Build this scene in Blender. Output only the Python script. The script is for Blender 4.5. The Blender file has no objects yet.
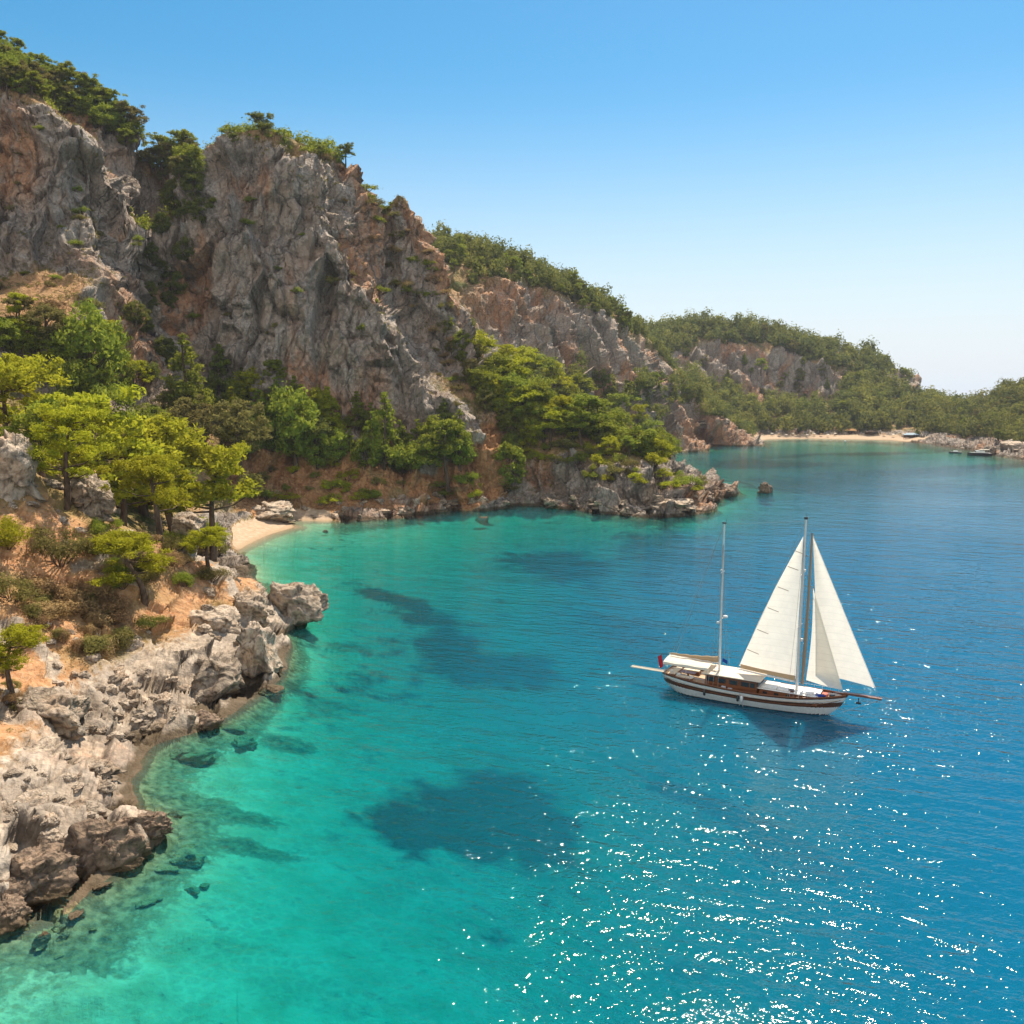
import bpy, math, random
import numpy as np
from mathutils import Vector, Matrix, Quaternion, Euler

scene = bpy.context.scene
C = scene.collection
R = math.radians

# ------------------------------------------------------------------ camera, sky, sun, exposure
PITCH = R(7.7); FPX = 887.0; CAMH = 42.0
cam_data = bpy.data.cameras.new("camera")
cam_data.sensor_width = 36.0
cam_data.lens = FPX / 1024.0 * 36.0
cam_data.clip_start = 1.0
cam_data.clip_end = 40000.0
cam = bpy.data.objects.new("camera", cam_data)
C.objects.link(cam)
cam.location = (0, 0, CAMH)
cam.rotation_euler = (R(90) - PITCH, 0, 0)
scene.camera = cam

SUN_AZ, SUN_EL = R(23), R(58)          # azimuth measured from +Y towards +X
world = bpy.data.worlds.new("World")
scene.world = world
world.use_nodes = True
wn, wl = world.node_tree.nodes, world.node_tree.links
wn.clear()
sky = wn.new("ShaderNodeTexSky")
sky.sky_type = 'NISHITA'
sky.sun_disc = False
sky.sun_elevation = SUN_EL
sky.sun_rotation = SUN_AZ
sky.altitude = 0
sky.air_density = 1.0
sky.dust_density = 0.35
sky.ozone_density = 1.2
whs = wn.new("ShaderNodeHueSaturation")
whs.inputs['Hue'].default_value = 0.485
whs.inputs['Saturation'].default_value = 1.45
wbg = wn.new("ShaderNodeBackground")
wbg.inputs['Strength'].default_value = 0.086
# added bright glow in the unseen sky behind the camera, fills the shaded cliffs
wtc = wn.new("ShaderNodeTexCoord")
wsep = wn.new("ShaderNodeSeparateXYZ")
wl.new(wtc.outputs['Generated'], wsep.inputs[0])
wmr = wn.new("ShaderNodeMapRange"); wmr.interpolation_type = 'SMOOTHSTEP'
wmr.inputs[1].default_value = 0.1; wmr.inputs[2].default_value = -0.75; wmr.inputs[3].default_value = 0.0; wmr.inputs[4].default_value = 0.60
wl.new(wsep.outputs[1], wmr.inputs[0])
wfill_noise = wn.new("ShaderNodeTexNoise"); wfill_noise.inputs['Scale'].default_value = 2.5; wfill_noise.inputs['Detail'].default_value = 5
wl.new(wtc.outputs['Generated'], wfill_noise.inputs['Vector'])
wrp = wn.new("ShaderNodeMapRange"); wrp.inputs[1].default_value = 0.3; wrp.inputs[2].default_value = 0.7; wrp.inputs[3].default_value = 0.6; wrp.inputs[4].default_value = 1.25
wl.new(wfill_noise.outputs['Fac'], wrp.inputs[0])
wmu = wn.new("ShaderNodeMath"); wmu.operation = 'MULTIPLY'
wl.new(wmr.outputs[0], wmu.inputs[0]); wl.new(wrp.outputs[0], wmu.inputs[1]); wmu.use_clamp = True
wmx = wn.new("ShaderNodeMix"); wmx.data_type = 'RGBA'
wl.new(wmu.outputs[0], wmx.inputs[0])
wl.new(whs.outputs[0], wmx.inputs[6]); wmx.inputs[7].default_value = (13.5, 12.2, 10.6, 1)
wout = wn.new("ShaderNodeOutputWorld")
wl.new(sky.outputs[0], whs.inputs['Color'])
whz = wn.new("ShaderNodeMapRange"); whz.interpolation_type = 'SMOOTHSTEP'      # pale summer haze low over the sea
whz.inputs[1].default_value = 0.33; whz.inputs[2].default_value = -0.02; whz.inputs[3].default_value = 0.0; whz.inputs[4].default_value = 0.94
wl.new(wsep.outputs[2], whz.inputs[0])
wm2 = wn.new("ShaderNodeMix"); wm2.data_type = 'RGBA'
wl.new(whz.outputs[0], wm2.inputs[0]); wl.new(wmx.outputs[2], wm2.inputs[6]); wm2.inputs[7].default_value = (6.0, 6.5, 7.05, 1)
wl.new(wm2.outputs[2], wbg.inputs['Color'])
wl.new(wbg.outputs[0], wout.inputs['Surface'])

sun_data = bpy.data.lights.new("sun", 'SUN')
sun_data.energy = 5.0
sun_data.angle = R(0.53)
sun_data.color = (1.0, 0.89, 0.73)
sun = bpy.data.objects.new("sun", sun_data)
C.objects.link(sun)
sd = Vector((math.sin(SUN_AZ) * math.cos(SUN_EL), math.cos(SUN_AZ) * math.cos(SUN_EL), math.sin(SUN_EL)))
sun.rotation_euler = sd.to_track_quat('Z', 'Y').to_euler()
sun.location = sd * 300

vs = scene.view_settings
vs.view_transform = 'Standard'
vs.look = 'None'
vs.exposure = 0.66
vs.gamma = 1.0
cy = scene.cycles
cy.use_denoising = True
cy.max_bounces = 6
cy.diffuse_bounces = 3
cy.glossy_bounces = 3
cy.transmission_bounces = 3
cy.transparent_max_bounces = 8
cy.sample_clamp_indirect = 4.0
cy.caustics_reflective = False
cy.caustics_refractive = False

# ------------------------------------------------------------------ projection helpers
SP, CP = math.sin(PITCH), math.cos(PITCH)

def uvw(px, py):
    u = (px - 512.0) / FPX
    v = (py - 512.0) / FPX
    return u, CP - v * SP, -SP - v * CP

def P(px, py, Y):
    u, fy, fz = uvw(px, py)
    return (Y * u / fy, Y, CAMH + Y * fz / fy)

def S(px, py, z=0.0):                       # the point of the plane z on this sight line
    u, fy, fz = uvw(px, py)
    Y = (z - CAMH) * fy / fz
    return (Y * u / fy, Y, z)

def G(px, Y, z):
    return (Y * (px - 512.0) / FPX, Y, z)

# ------------------------------------------------------------------ vector noise
def _hash(ix, iy, iz, seed):
    h = (ix.astype(np.int64) * 374761393 + iy.astype(np.int64) * 668265263 + iz.astype(np.int64) * 2147483647 + seed * 1274126177) & 0xFFFFFFFF
    h = ((h ^ (h >> 13)) * 1274126177) & 0xFFFFFFFF
    h = ((h ^ (h >> 16)) * 2246822519) & 0xFFFFFFFF
    return (h ^ (h >> 15)) & 0xFFFFFFFF

def vnoise(x, y, z, seed=0):
    """gradient noise, about -1..1"""
    x0, y0, z0 = np.floor(x), np.floor(y), np.floor(z)
    fx, fy, fz = (x - x0).astype(np.float32), (y - y0).astype(np.float32), (z - z0).astype(np.float32)
    ux, uy, uz = fx*fx*fx*(fx*(fx*6-15)+10), fy*fy*fy*(fy*(fy*6-15)+10), fz*fz*fz*(fz*(fz*6-15)+10)
    x0, y0, z0 = x0.astype(np.int64), y0.astype(np.int64), z0.astype(np.int64)
    def g(dx, dy, dz):
        h = _hash(x0 + dx, y0 + dy, z0 + dz, seed)
        gx = ((h & 1023) / 511.5 - 1).astype(np.float32)
        gy = (((h >> 10) & 1023) / 511.5 - 1).astype(np.float32)
        gz = (((h >> 20) & 1023) / 511.5 - 1).astype(np.float32)
        return gx * (fx - dx) + gy * (fy - dy) + gz * (fz - dz)
    a = g(0,0,0); a += ux * (g(1,0,0) - a)
    b = g(0,1,0); b += ux * (g(1,1,0) - b)
    a += uy * (b - a)
    c = g(0,0,1); c += ux * (g(1,0,1) - c)
    d = g(0,1,1); d += ux * (g(1,1,1) - d)
    c += uy * (d - c)
    return (a + uz * (c - a)) * 1.15

def fbm(x, y, z, octaves=4, seed=0, gain=0.5):
    out = 0; amp = 1.0; f = 1.0
    for i in range(octaves):
        out = out + amp * vnoise(x*f, y*f, z*f, seed + i*17)
        amp *= gain; f *= 2.03
    return out

def ridged(x, y, z, octaves=4, seed=0):
    out = 0; amp = 1.0; f = 1.0
    for i in range(octaves):
        n = 1 - np.abs(vnoise(x*f, y*f, z*f, seed + i*31))*1.6
        out = out + amp * n; amp *= 0.5; f *= 2.1
    return out

def worley(x, y, z, seed=0):
    """F1, F2, a random number and a random tilted plane for the nearest cell"""
    x0, y0, z0 = np.floor(x).astype(np.int64), np.floor(y).astype(np.int64), np.floor(z).astype(np.int64)
    f1 = np.full(x.shape, 9.0, np.float32); f2 = f1.copy(); hid = np.zeros(x.shape, np.int64)
    ox, oy, oz = f1*0, f1*0, f1*0
    for dx in (-1, 0, 1):
        for dy in (-1, 0, 1):
            for dz in (-1, 0, 1):
                cx, cy_, cz = x0+dx, y0+dy, z0+dz
                h = _hash(cx, cy_, cz, seed)
                ax = (x - (cx + (h & 1023)/1023.0)).astype(np.float32); ay = (y - (cy_ + ((h >> 10) & 1023)/1023.0)).astype(np.float32); az = (z - (cz + ((h >> 20) & 1023)/1023.0)).astype(np.float32)
                d = np.sqrt(ax*ax + ay*ay + az*az)
                m = d < f1
                f2 = np.where(m, f1, np.minimum(f2, d))
                hid = np.where(m, h, hid); ox = np.where(m, ax, ox); oy = np.where(m, ay, oy); oz = np.where(m, az, oz)
                f1 = np.where(m, d, f1)
    g = (hid*747796405 + 2891336453) & 0xFFFFFFFF
    g = (g ^ (g >> 15)) & 0xFFFFFFFF
    fac = ((g & 255)/127.5 - 1)*ox + (((g >> 8) & 255)/127.5 - 1)*oy + (((g >> 16) & 255)/127.5 - 1)*oz
    return f1, f2, (((hid >> 7) & 4095)/4095.0).astype(np.float32), fac.astype(np.float32)

def sstep(a, b, x):
    t = np.clip((x - a) / (b - a), 0, 1)
    return t*t*(3 - 2*t)

# ------------------------------------------------------------------ object helpers
def tag(o, label=None, cat=None, group=None, kind=None):
    if label: o['label'] = label
    if cat: o['category'] = cat
    if group: o['group'] = group
    if kind: o['kind'] = kind
    return o

def link(name, me, mats, parent=None, smooth=True):
    o = bpy.data.objects.new(name, me)
    C.objects.link(o)
    for m in (mats if isinstance(mats, (list, tuple)) else [mats]):
        if m.name not in [q.name for q in me.materials if q]:
            me.materials.append(m)
    if parent is not None:
        o.parent = parent
    return o

def mesh_np(name, verts, faces, smooth=True, attrs=None, matidx=None):
    """verts (n,3), faces (m,3|4) int array"""
    me = bpy.data.meshes.new(name)
    verts = np.ascontiguousarray(verts, np.float32); faces = np.ascontiguousarray(faces, np.int32)
    n, k = faces.shape
    me.vertices.add(len(verts)); me.vertices.foreach_set("co", verts.ravel())
    me.loops.add(n*k); me.loops.foreach_set("vertex_index", faces.ravel())
    me.polygons.add(n); me.polygons.foreach_set("loop_start", np.arange(0, n*k, k, dtype=np.int32))
    me.polygons.foreach_set("loop_total", np.full(n, k, np.int32))
    if smooth is not None:
        me.polygons.foreach_set("use_smooth", np.full(n, bool(smooth)))
    if matidx is not None:
        me.polygons.foreach_set("material_index", np.ascontiguousarray(matidx, np.int32))
    me.update(calc_edges=True)
    for k_, a in (attrs or {}).items():
        at = me.attributes.new(k_, 'FLOAT', 'POINT')
        at.data.foreach_set("value", np.ascontiguousarray(a, np.float32).ravel())
    return me

def empty(name, loc, rz=0.0, scale=1.0):
    o = bpy.data.objects.new(name, None)
    o.empty_display_size = 0.5
    C.objects.link(o)
    o.location = loc; o.rotation_euler = (0, 0, rz); o.scale = (scale,)*3
    return o

class NT:
    """small node-tree writer"""
    def __init__(s, name):
        s.m = bpy.data.materials.new(name); s.m.use_nodes = True
        s.t = s.m.node_tree; s.t.nodes.clear()
        s.out = s.t.nodes.new("ShaderNodeOutputMaterial")
    def n(s, typ, **kw):
        nd = s.t.nodes.new(typ)
        for k, v in kw.items(): setattr(nd, k, v)
        return nd
    def set(s, sock, v):
        if isinstance(v, bpy.types.NodeSocket): s.t.links.new(v, sock)
        elif v is not None:
            if isinstance(v, (tuple, list)) and len(v) == 3 and sock.type == 'RGBA': v = (*v, 1)
            sock.default_value = v
    def attr(s, name):
        return s.n("ShaderNodeAttribute", attribute_name=name).outputs['Fac']
    def pos(s):
        return s.n("ShaderNodeNewGeometry").outputs['Position']
    def objco(s):
        return s.n("ShaderNodeTexCoord").outputs['Object']
    def noise(s, vec, scale, detail=4, rough=0.55, dist=0.0):
        nd = s.n("ShaderNodeTexNoise")
        s.set(nd.inputs['Vector'], vec); nd.inputs['Scale'].default_value = scale
        nd.inputs['Detail'].default_value = detail; nd.inputs['Roughness'].default_value = rough
        nd.inputs['Distortion'].default_value = dist
        return nd.outputs['Fac']
    def voro(s, vec, scale, feature='F1', out='Distance', rand=1.0):
        nd = s.n("ShaderNodeTexVoronoi", feature=feature)
        s.set(nd.inputs['Vector'], vec); nd.inputs['Scale'].default_value = scale
        nd.inputs['Randomness'].default_value = rand
        return nd.outputs[out]
    def vmul(s, vec, xyz):
        nd = s.n("ShaderNodeVectorMath", operation='MULTIPLY')
        s.set(nd.inputs[0], vec); nd.inputs[1].default_value = xyz
        return nd.outputs[0]
    def rot(s, vec, ang):
        nd = s.n("ShaderNodeVectorRotate", rotation_type='Z_AXIS')
        s.set(nd.inputs['Vector'], vec); nd.inputs['Angle'].default_value = ang
        return nd.outputs[0]
    def math(s, op, a, b=None, clamp=False):
        nd = s.n("ShaderNodeMath", operation=op, use_clamp=clamp)
        s.set(nd.inputs[0], a)
        if b is not None: s.set(nd.inputs[1], b)
        return nd.outputs[0]
    def ramp(s, fac, a, b, lo=0.0, hi=1.0):
        nd = s.n("ShaderNodeMapRange"); nd.clamp = True
        s.set(nd.inputs[0], fac)
        for i, v in enumerate((a, b, lo, hi)): nd.inputs[i+1].default_value = v
        return nd.outputs[0]
    def mix(s, fac, a, b, mode='MIX'):
        nd = s.n("ShaderNodeMix", data_type='RGBA', blend_type=mode)
        s.set(nd.inputs[0], fac); s.set(nd.inputs[6], a); s.set(nd.inputs[7], b)
        return nd.outputs[2]
    def bump(s, h, strength=1.0, dist=1.0, normal=None):
        nd = s.n("ShaderNodeBump")
        s.set(nd.inputs['Strength'], strength); nd.inputs['Distance'].default_value = dist
        s.set(nd.inputs['Height'], h)
        if normal is not None: s.set(nd.inputs['Normal'], normal)
        return nd.outputs[0]
    def principled(s, color, rough=0.8, normal=None, spec=0.3, metal=0.0):
        nd = s.n("ShaderNodeBsdfPrincipled")
        s.set(nd.inputs['Base Color'], color); s.set(nd.inputs['Roughness'], rough)
        s.set(nd.inputs['Specular IOR Level'], spec); s.set(nd.inputs['Metallic'], metal)
        if normal is not None: s.set(nd.inputs['Normal'], normal)
        return nd
    def done(s, shader):
        s.t.links.new(shader.outputs[0] if hasattr(shader, 'outputs') else shader, s.out.inputs['Surface'])
        return s.m

# ------------------------------------------------------------------ land form: control points -> height field
ctl = []
coast_near = [(-140,950),(-80,940),(0,925),(60,888),(110,868),(140,845),(150,815),(120,805),(118,785),(135,765),(140,748),(165,735),(195,728),(230,712),(255,697),(278,680),(283,657),(276,635),(264,612),(255,592),(245,575),(236,562)]
coast_cove = [(232,553),(245,545),(268,535),(300,527),(340,521),(380,519),(420,516),(460,510),(500,505),(540,505),(580,510),(620,514),(655,517),(690,514),(702,503),(722,497),(736,491)]
for q in coast_near + coast_cove: ctl.append(S(*q))
for x, y in [(92,385),(84,410),(76,450),(72,500),(86,560),(110,620),(134,670)]: ctl.append((x, y, 0))
for q in [(702,446),(722,446),(744,444),(755,441),(780,439),(810,438.5),(840,439),(870,440),(900,441),(925,443),(945,446),(965,449),(985,451),(1005,456),(1024,459),(1060,466),(1120,474),(1200,482)]: ctl.append(S(*q))
land = [
 # near headland
 (0,850,73),(60,850,74.5),(0,780,80),(80,780,86),(0,700,92),(60,720,96),(110,740,99),(50,680,103),(100,690,108),(150,700,109),(190,690,117),
 (100,640,118),(50,600,122),(0,640,108),(150,640,124),(220,640,131),(250,640,138),(230,590,143),(250,605,147),(200,600,138),(170,560,140),(130,580,130),
 (80,540,135),(205,558,150),(235,572,154),(0,540,125),(0,485,132),(0,455,137),(60,500,146),(120,528,151),(-80,430,130),(-80,560,115),(-80,700,85),(-80,850,66),(-160,560,110),(-160,800,66),
 # valley and talus
 (240,531,257),(285,520,292),(200,500,268),(150,470,262),(100,430,255),(50,400,250),(0,370,245),(0,330,250),(-80,350,240),(60,330,266),(0,300,270),(100,302,287),(120,370,287),
 (200,420,295),(250,440,302),(250,490,287),(305,508,296),(330,470,307),(400,482,314),(470,472,322),(350,505,300),(440,500,318),(-160,330,240),
 # cliff foot
 (140,370,312),(180,400,318),(240,410,322),(320,425,325),(400,432,328),(450,430,331),(476,425,337),
 # front buttress rim and corner
 (212,155,352),(240,143,350),(270,148,352),(300,168,356),(320,200,349),(350,260,341),(400,340,333),(440,390,338),
 (180,300,336),(250,300,333),(320,320,333),(230,200,345),
 # gully
 (165,230,412),(172,196,430),(158,300,372),(150,340,336),
 # left cliff
 (0,290,285),(60,285,292),(110,282,300),(138,292,308),(-80,290,282),(-160,290,280),(60,235,305),(120,235,312),(0,240,300),
 (-160,75,318),(-80,85,318),(0,98,318),(50,108,320),(100,135,324),(138,172,330),(158,205,340),
 (0,52,372),(60,86,372),(120,120,374),(170,150,380),(200,155,388),(-80,25,372),(-160,5,372),
 # second buttress
 (262,143,378),(300,156,382),(335,148,384),(365,166,380),(395,185,382),(412,204,382),(428,238,380),(445,302,372),(462,347,366),(478,384,362),
 (358,205,394),(372,240,388),(388,300,374),(420,338,362),(440,372,353),
 # point headland
 (490,470,330),(520,425,352),(490,390,358),(502,372,370),(545,402,366),(590,427,358),(640,446,350),(680,466,345),(712,480,362),
 (560,466,336),(600,470,324),(630,473,318),(665,480,314),(690,494,317),(540,472,337),(600,450,342),(560,440,348),
 # third ridge
 (470,345,520),(520,350,545),(560,375,570),(600,390,595),(640,402,620),(680,404,660),(660,425,642),(700,433,692),(735,427,716),(715,420,705),(745,436,722),
 (440,275,555),(480,274,570),(520,284,585),(555,302,597),(578,335,598),(605,317,625),(640,338,650),(665,372,665),
 (430,243,640),(480,258,660),(540,286,680),(590,308,700),(630,322,720),(655,343,735),(675,368,750),(700,398,765),(725,420,765),(742,432,770),
 # far hill
 (640,340,1000),(665,335,1000),(700,328,1010),(760,331,1020),(800,343,1020),(850,354,1020),(890,366,1010),(912,380,1000),(926,395,980),(938,407,955),(952,417,930),
 (690,348,960),(720,350,965),(770,356,960),(815,362,955),(700,387,922),(740,401,917),(790,401,917),(822,378,935),(850,402,900),(800,427,840),(880,427,840),(760,432,830),(920,430,800),
 (760,437,812),(850,437.3,812),(905,438.5,800),(670,372,900),(720,405,860),
 # right hill
 (966,417,860),(985,407,838),(1003,396,835),(1024,386,840),(1080,372,850),(1150,352,850),(1000,425,730),(960,428,770),(1024,437,650),(1080,432,620),(1150,430,600),(985,443,700),(1015,447,612),(1035,450,590),
]
for q in land: ctl.append(P(*q))
for q in [(200,190,3),(120,190,9),(50,190,17),(0,190,25),(-80,190,32),(-160,190,38),(225,213,1.5),
          (-160,460,120),(-80,460,120),(100,460,112),(200,470,92),(300,440,98),(400,440,76),(450,440,58),(450,490,52),(380,520,70),(250,560,90),(0,560,110),
          (560,400,18),(500,425,36),(620,390,11),(660,382,6),(520,470,24),(540,500,22),
          (430,800,110),(550,800,90),(640,820,60),(700,800,24),(300,800,110),(0,800,120),(100,1000,100),(400,1000,90),
          (700,1250,60),(800,1250,30),(900,1200,-8),(950,1100,-12),(930,1040,10),(960,1020,2),(1000,1080,-8),(960,1400,-30),(800,1500,-30),(600,1500,-30),(300,1400,60),
          (1024,1010,15),(1100,1000,25),(1200,1000,30),(1200,800,60),(1100,1400,-30),(1250,650,30)]: ctl.append(G(*q))
sea = [(20,1000,1.6),(120,990,2.4),(80,930,0.9),(200,960,3.0),(250,880,3.4),(230,800,2.2),(320,1000,4.0),(420,950,4.6),(330,760,4.2),(300,690,3.4),(420,850,5.5),(500,1000,5.6),(600,920,7),(700,1000,9),(900,960,14),(1000,800,17),(780,850,11),
       (620,780,8),(500,720,7.5),(560,660,9),(400,680,6.0),(330,640,3.8),(350,590,4.2),(290,560,2.2),(280,545,1.1),(330,535,1.6),(420,560,4.2),(420,535,2.0),(500,545,5.5),(500,520,2.8),(520,600,7),(600,600,11),(600,540,7),(680,560,11),(660,525,3),(720,515,4),
       (760,500,8),(800,540,16),(800,640,16),(900,660,18),(950,560,20),(850,480,12),(780,460,6),(740,462,5),(740,452,2.5),(820,450,3),(820,443,1.2),(880,447,2.5),(930,456,4),(960,470,9),(1000,500,16),(1000,462,3),(720,472,4),(1100,600,22),(1100,1000,16),(-100,990,1.5),(300,1200,3),(700,1200,9),(100,1150,2)]
for px, py, d in sea:
    x, y, _ = S(px, py); ctl.append((x, y, -d))
ctl = np.array(ctl, np.float64)

def rbf_fit(p):
    n = len(p)
    d = np.sqrt(((p[:, None, :2] - p[None, :, :2])**2).sum(-1))
    A = np.zeros((n+1, n+1)); A[:n, :n] = -d + np.eye(n)*0.4; A[:n, n] = 1; A[n, :n] = 1
    b = np.zeros(n+1); b[:n] = p[:, 2]
    return np.linalg.solve(A, b)
rw = rbf_fit(ctl)
GX0, GX1, GY0, GY1, GS = -1150.0, 1150.0, 24.0, 1560.0, 2.5
gx = np.arange(GX0, GX1 + GS, GS); gy = np.arange(GY0, GY1 + GS, GS)
HG = np.zeros((len(gy), len(gx)), np.float32)
for j, yy in enumerate(gy):
    half = yy * 0.80 + 20
    i0 = np.searchsorted(gx, -half); i1 = np.searchsorted(gx, half)
    xs = gx[i0:i1].astype(np.float32)
    d = np.sqrt((xs[:, None] - ctl[None, :, 0].astype(np.float32))**2 + np.float32(1)*(np.float32(yy) - ctl[None, :, 1].astype(np.float32))**2)
    HG[j, i0:i1] = -(d @ rw[:-1].astype(np.float32)) + rw[-1]
    HG[j, :i0] = HG[j, i0]; HG[j, i1:] = HG[j, min(i1, len(gx)) - 1]

def H(x, y):
    fx = np.clip((x - GX0) / GS, 0, len(gx) - 1.001); fy = np.clip((y - GY0) / GS, 0, len(gy) - 1.001)
    ix = fx.astype(int); iy = fy.astype(int); tx = fx - ix; ty = fy - iy
    return (HG[iy, ix]*(1-tx)*(1-ty) + HG[iy, ix+1]*tx*(1-ty) + HG[iy+1, ix]*(1-tx)*ty + HG[iy+1, ix+1]*tx*ty)
# ------------------------------------------------------------------ terrain mesh
NU, NV = 1150, 760
us = np.linspace(-0.70, 0.70, NU)
yy = np.exp(np.linspace(math.log(34.0), math.log(1540.0), 1900))
TX = np.zeros((NV, NU)); TY = np.zeros((NV, NU)); TZ = np.zeros((NV, NU))
for i, u in enumerate(us):
    z = H(u*yy, yy)
    ym = 0.5*(yy[1:] + yy[:-1]); dz = np.diff(z); dy = np.diff(yy)
    w = np.where(0.5*(z[1:] + z[:-1]) < -1.0, np.where(ym < 130, 0.8, 0.25), 1.0)
    ds = np.sqrt(0.05*dy*dy + dz*dz) / ym * w + dy/ym*0.015
    s = np.concatenate([[0], np.cumsum(ds)]); s /= s[-1]
    k = np.interp(np.linspace(0, 1, NV), s, yy)
    TY[:, i] = k; TX[:, i] = u*k; TZ[:, i] = np.interp(k, yy, z)
# normals of the smooth form, from the field itself
e = 3.0
gxx = (H(TX+e, TY) - H(TX-e, TY))/(2*e); gyy = (H(TX, TY+e) - H(TX, TY-e))/(2*e)
slope = np.sqrt(gxx**2 + gyy**2)
nl = 1/np.sqrt(1 + slope**2)
Nx, Ny, Nz = -gxx*nl, -gyy*nl, nl
cliff = sstep(0.9, 1.7, slope)
dist = np.sqrt(TX**2 + TY**2)
landm = sstep(-2.5, 0.5, TZ)
coastb = np.exp(-((TZ - 2.0)/4.5)**2) * landm                     # shore band
near = sstep(215, 170, TY)                                        # the near headland
def band(px0, px1, y0, y1):
    pxs = 512 + FPX*TX/TY
    return sstep(px0-12, px0+12, pxs)*sstep(px1+12, px1-12, pxs)*sstep(y0-8, y0+3, TY)*sstep(y1+8, y1-3, TY)
beach = np.maximum(band(228, 330, 236, 300)*sstep(4.0, 2.2, TZ), band(750, 945, 760, 835)*sstep(4.0, 2.5, TZ))*sstep(-1.2, -0.3, TZ)
rockm = np.clip(np.maximum(cliff, coastb*1.1)*(1-beach), 0, 1)
pxs = 512 + FPX*TX/TY
ns = rockm
# big rock relief: buttresses, tall fractured columns, ledges
def sl(e):
    return np.sqrt(((H(TX+e, TY) - H(TX-e, TY))/(2*e))**2 + ((H(TX, TY+e) - H(TX, TY-e))/(2*e))**2)
wide = np.maximum(cliff, 0.85*sstep(0.75, 1.5, sl(9.0)))*sstep(150, 260, TY)
farrock = sstep(760, 860, TY)*np.maximum(sstep(0.5, 0.85, slope), 0)*sstep(1.5, 8, TZ)
wide = np.maximum(wide, farrock); rockm = np.clip(np.maximum(rockm, np.maximum(farrock, wide*0.8)), 0, 1); ns = rockm*(1-beach)
wx = TX + 9*vnoise(TX/38, TY/38, TZ/55, 5) + 2.5*vnoise(TX/9, TY/9, TZ/14, 15); wy = TY + 9*vnoise(TX/38, TY/38, TZ/55, 6) + 2.5*vnoise(TX/9, TY/9, TZ/14, 16)
lean = TZ*0.18
d1 = (ridged((wx+lean)/46, wy/46, TZ/150, 1, 11) - 1.0)*11.0
d2 = (ridged((wx-lean)/17, wy/17, TZ/48, 2, 21) - 1.0)*4.0 + (ridged((wx+lean)/6.5, wy/6.5, TZ/19, 2, 27) - 1.0)*0.8
f1, f2, cid, fca = worley((wx+lean)/17, wy/17, TZ/44, 3)
edge = sstep(0.0, 0.16, f2-f1)
d3 = (cid-0.5)*6.0*edge + fca*8.5
f1b, f2b, cidb, fcb = worley((wx-lean)/6.2, wy/6.2, TZ/12, 4)
d3b = (cidb-0.5)*2.2*sstep(0, 0.12, f2b-f1b) + fcb*3.6
led = TZ/15 + 1.3*vnoise(TX/40, TY/40, TZ/60, 51) + 0.35*vnoise(TX/8, TY/8, TZ/8, 52)
d6 = (0.5 - (led - np.floor(led)))*3.0*sstep(-.2, .3, vnoise(TX/30, TY/30, TZ/30, 53))
f1c, f2c, cidc, fcc = worley(wx/2.3, wy/2.3, TZ/3.8, 9)
d5 = fbm(TX/1.3, TY/1.3, TZ/1.6, 2, 8)*0.3
far_amp = np.clip(TY/340, .8, 1.7)
d_cliff = wide*((d1 + d2 + d3)*far_amp + d3b + d6 + (cidc-0.5)*0.7 + fcc*1.3 + d5)
# shore and headland rock: blocky, jointed
sx = TX + 0.45*vnoise(TX/4, TY/4, TZ/4, 25); sy = TY + 0.45*vnoise(TX/4, TY/4, TZ/4, 26)
g1, g2, gid, gfa = worley(sx/6.5, sy/6.5, TZ/5, 31)
k1, k2, kid, kfa = worley(sx/2.1, sy/2.1, TZ/1.7, 32)
m1, m2, mid_, mfa = worley(sx/0.85, sy/0.85, TZ/0.7, 33)
d4 = (gid-0.5)*2.7*sstep(0, .08, g2-g1) + gfa*3.3 + (kid-0.5)*0.5*sstep(0, .1, k2-k1) + kfa*0.5 + (mid_-0.5)*0.12 + mfa*0.12 + d5*0.35
jcrack = np.clip(np.maximum(sstep(0.10, 0.02, g2-g1), np.maximum(0.85*sstep(0.12, 0.02, k2-k1), 0.5*sstep(.12, .02, m2-m1))), 0, 1)
outcrop = near*landm*sstep(0.15, 0.45, fbm(TX/13, TY/13, TZ/13, 3, 91))*(1-ns)*0.9
ns = np.clip(np.maximum(ns, outcrop), 0, 1)
# red earth bank over the little shore, and the orange landslip at its end
def spot(px, py, Y, r):
    x, y, z = P(px, py, Y)
    return np.exp(-(((TX-x)**2 + (TY-y)**2)/r**2))
slip = np.maximum.reduce([spot(500,448,343,7), spot(492,465,334,7), spot(482,482,326,7), spot(470,497,319,6)])
bank = sstep(205, 235, pxs)*sstep(530, 470, pxs)*sstep(262, 275, TY)*sstep(336, 326, TY)*sstep(1.2, 2.6, TZ)*sstep(30, 22, TZ)
bank = np.clip(np.maximum(bank*sstep(-0.55, 0.0, fbm(TX/10, TY/10, TZ/10, 2, 101)), sstep(.35, .6, slip)), 0, 1)
point = sstep(525, 560, pxs)*sstep(300, 306, TY)*sstep(392, 384, TY)*sstep(19, 13, TZ + 3*fbm(TX/12, TY/12, TZ/12, 2, 103))*landm
ns = np.maximum(ns, point)
knob = sstep(672, 690, pxs)*sstep(760, 745, pxs)*sstep(610, 640, TY)*sstep(765, 745, TY)*sstep(30, 20, TZ + 6*fbm(TX/25, TY/25, TZ/25, 2, 105))*landm*(1-beach)
ns = np.maximum(ns, 0.95*knob)
ns = ns*(1 - 0.85*bank); wide = wide*(1 - 0.7*bank)
shore = np.clip(ns - wide, 0, 1)
disp = d_cliff + shore*d4*np.clip(TY/200, .8, 1.6) + near*landm*(1-ns)*(1-beach)*0.35*d4
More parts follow.
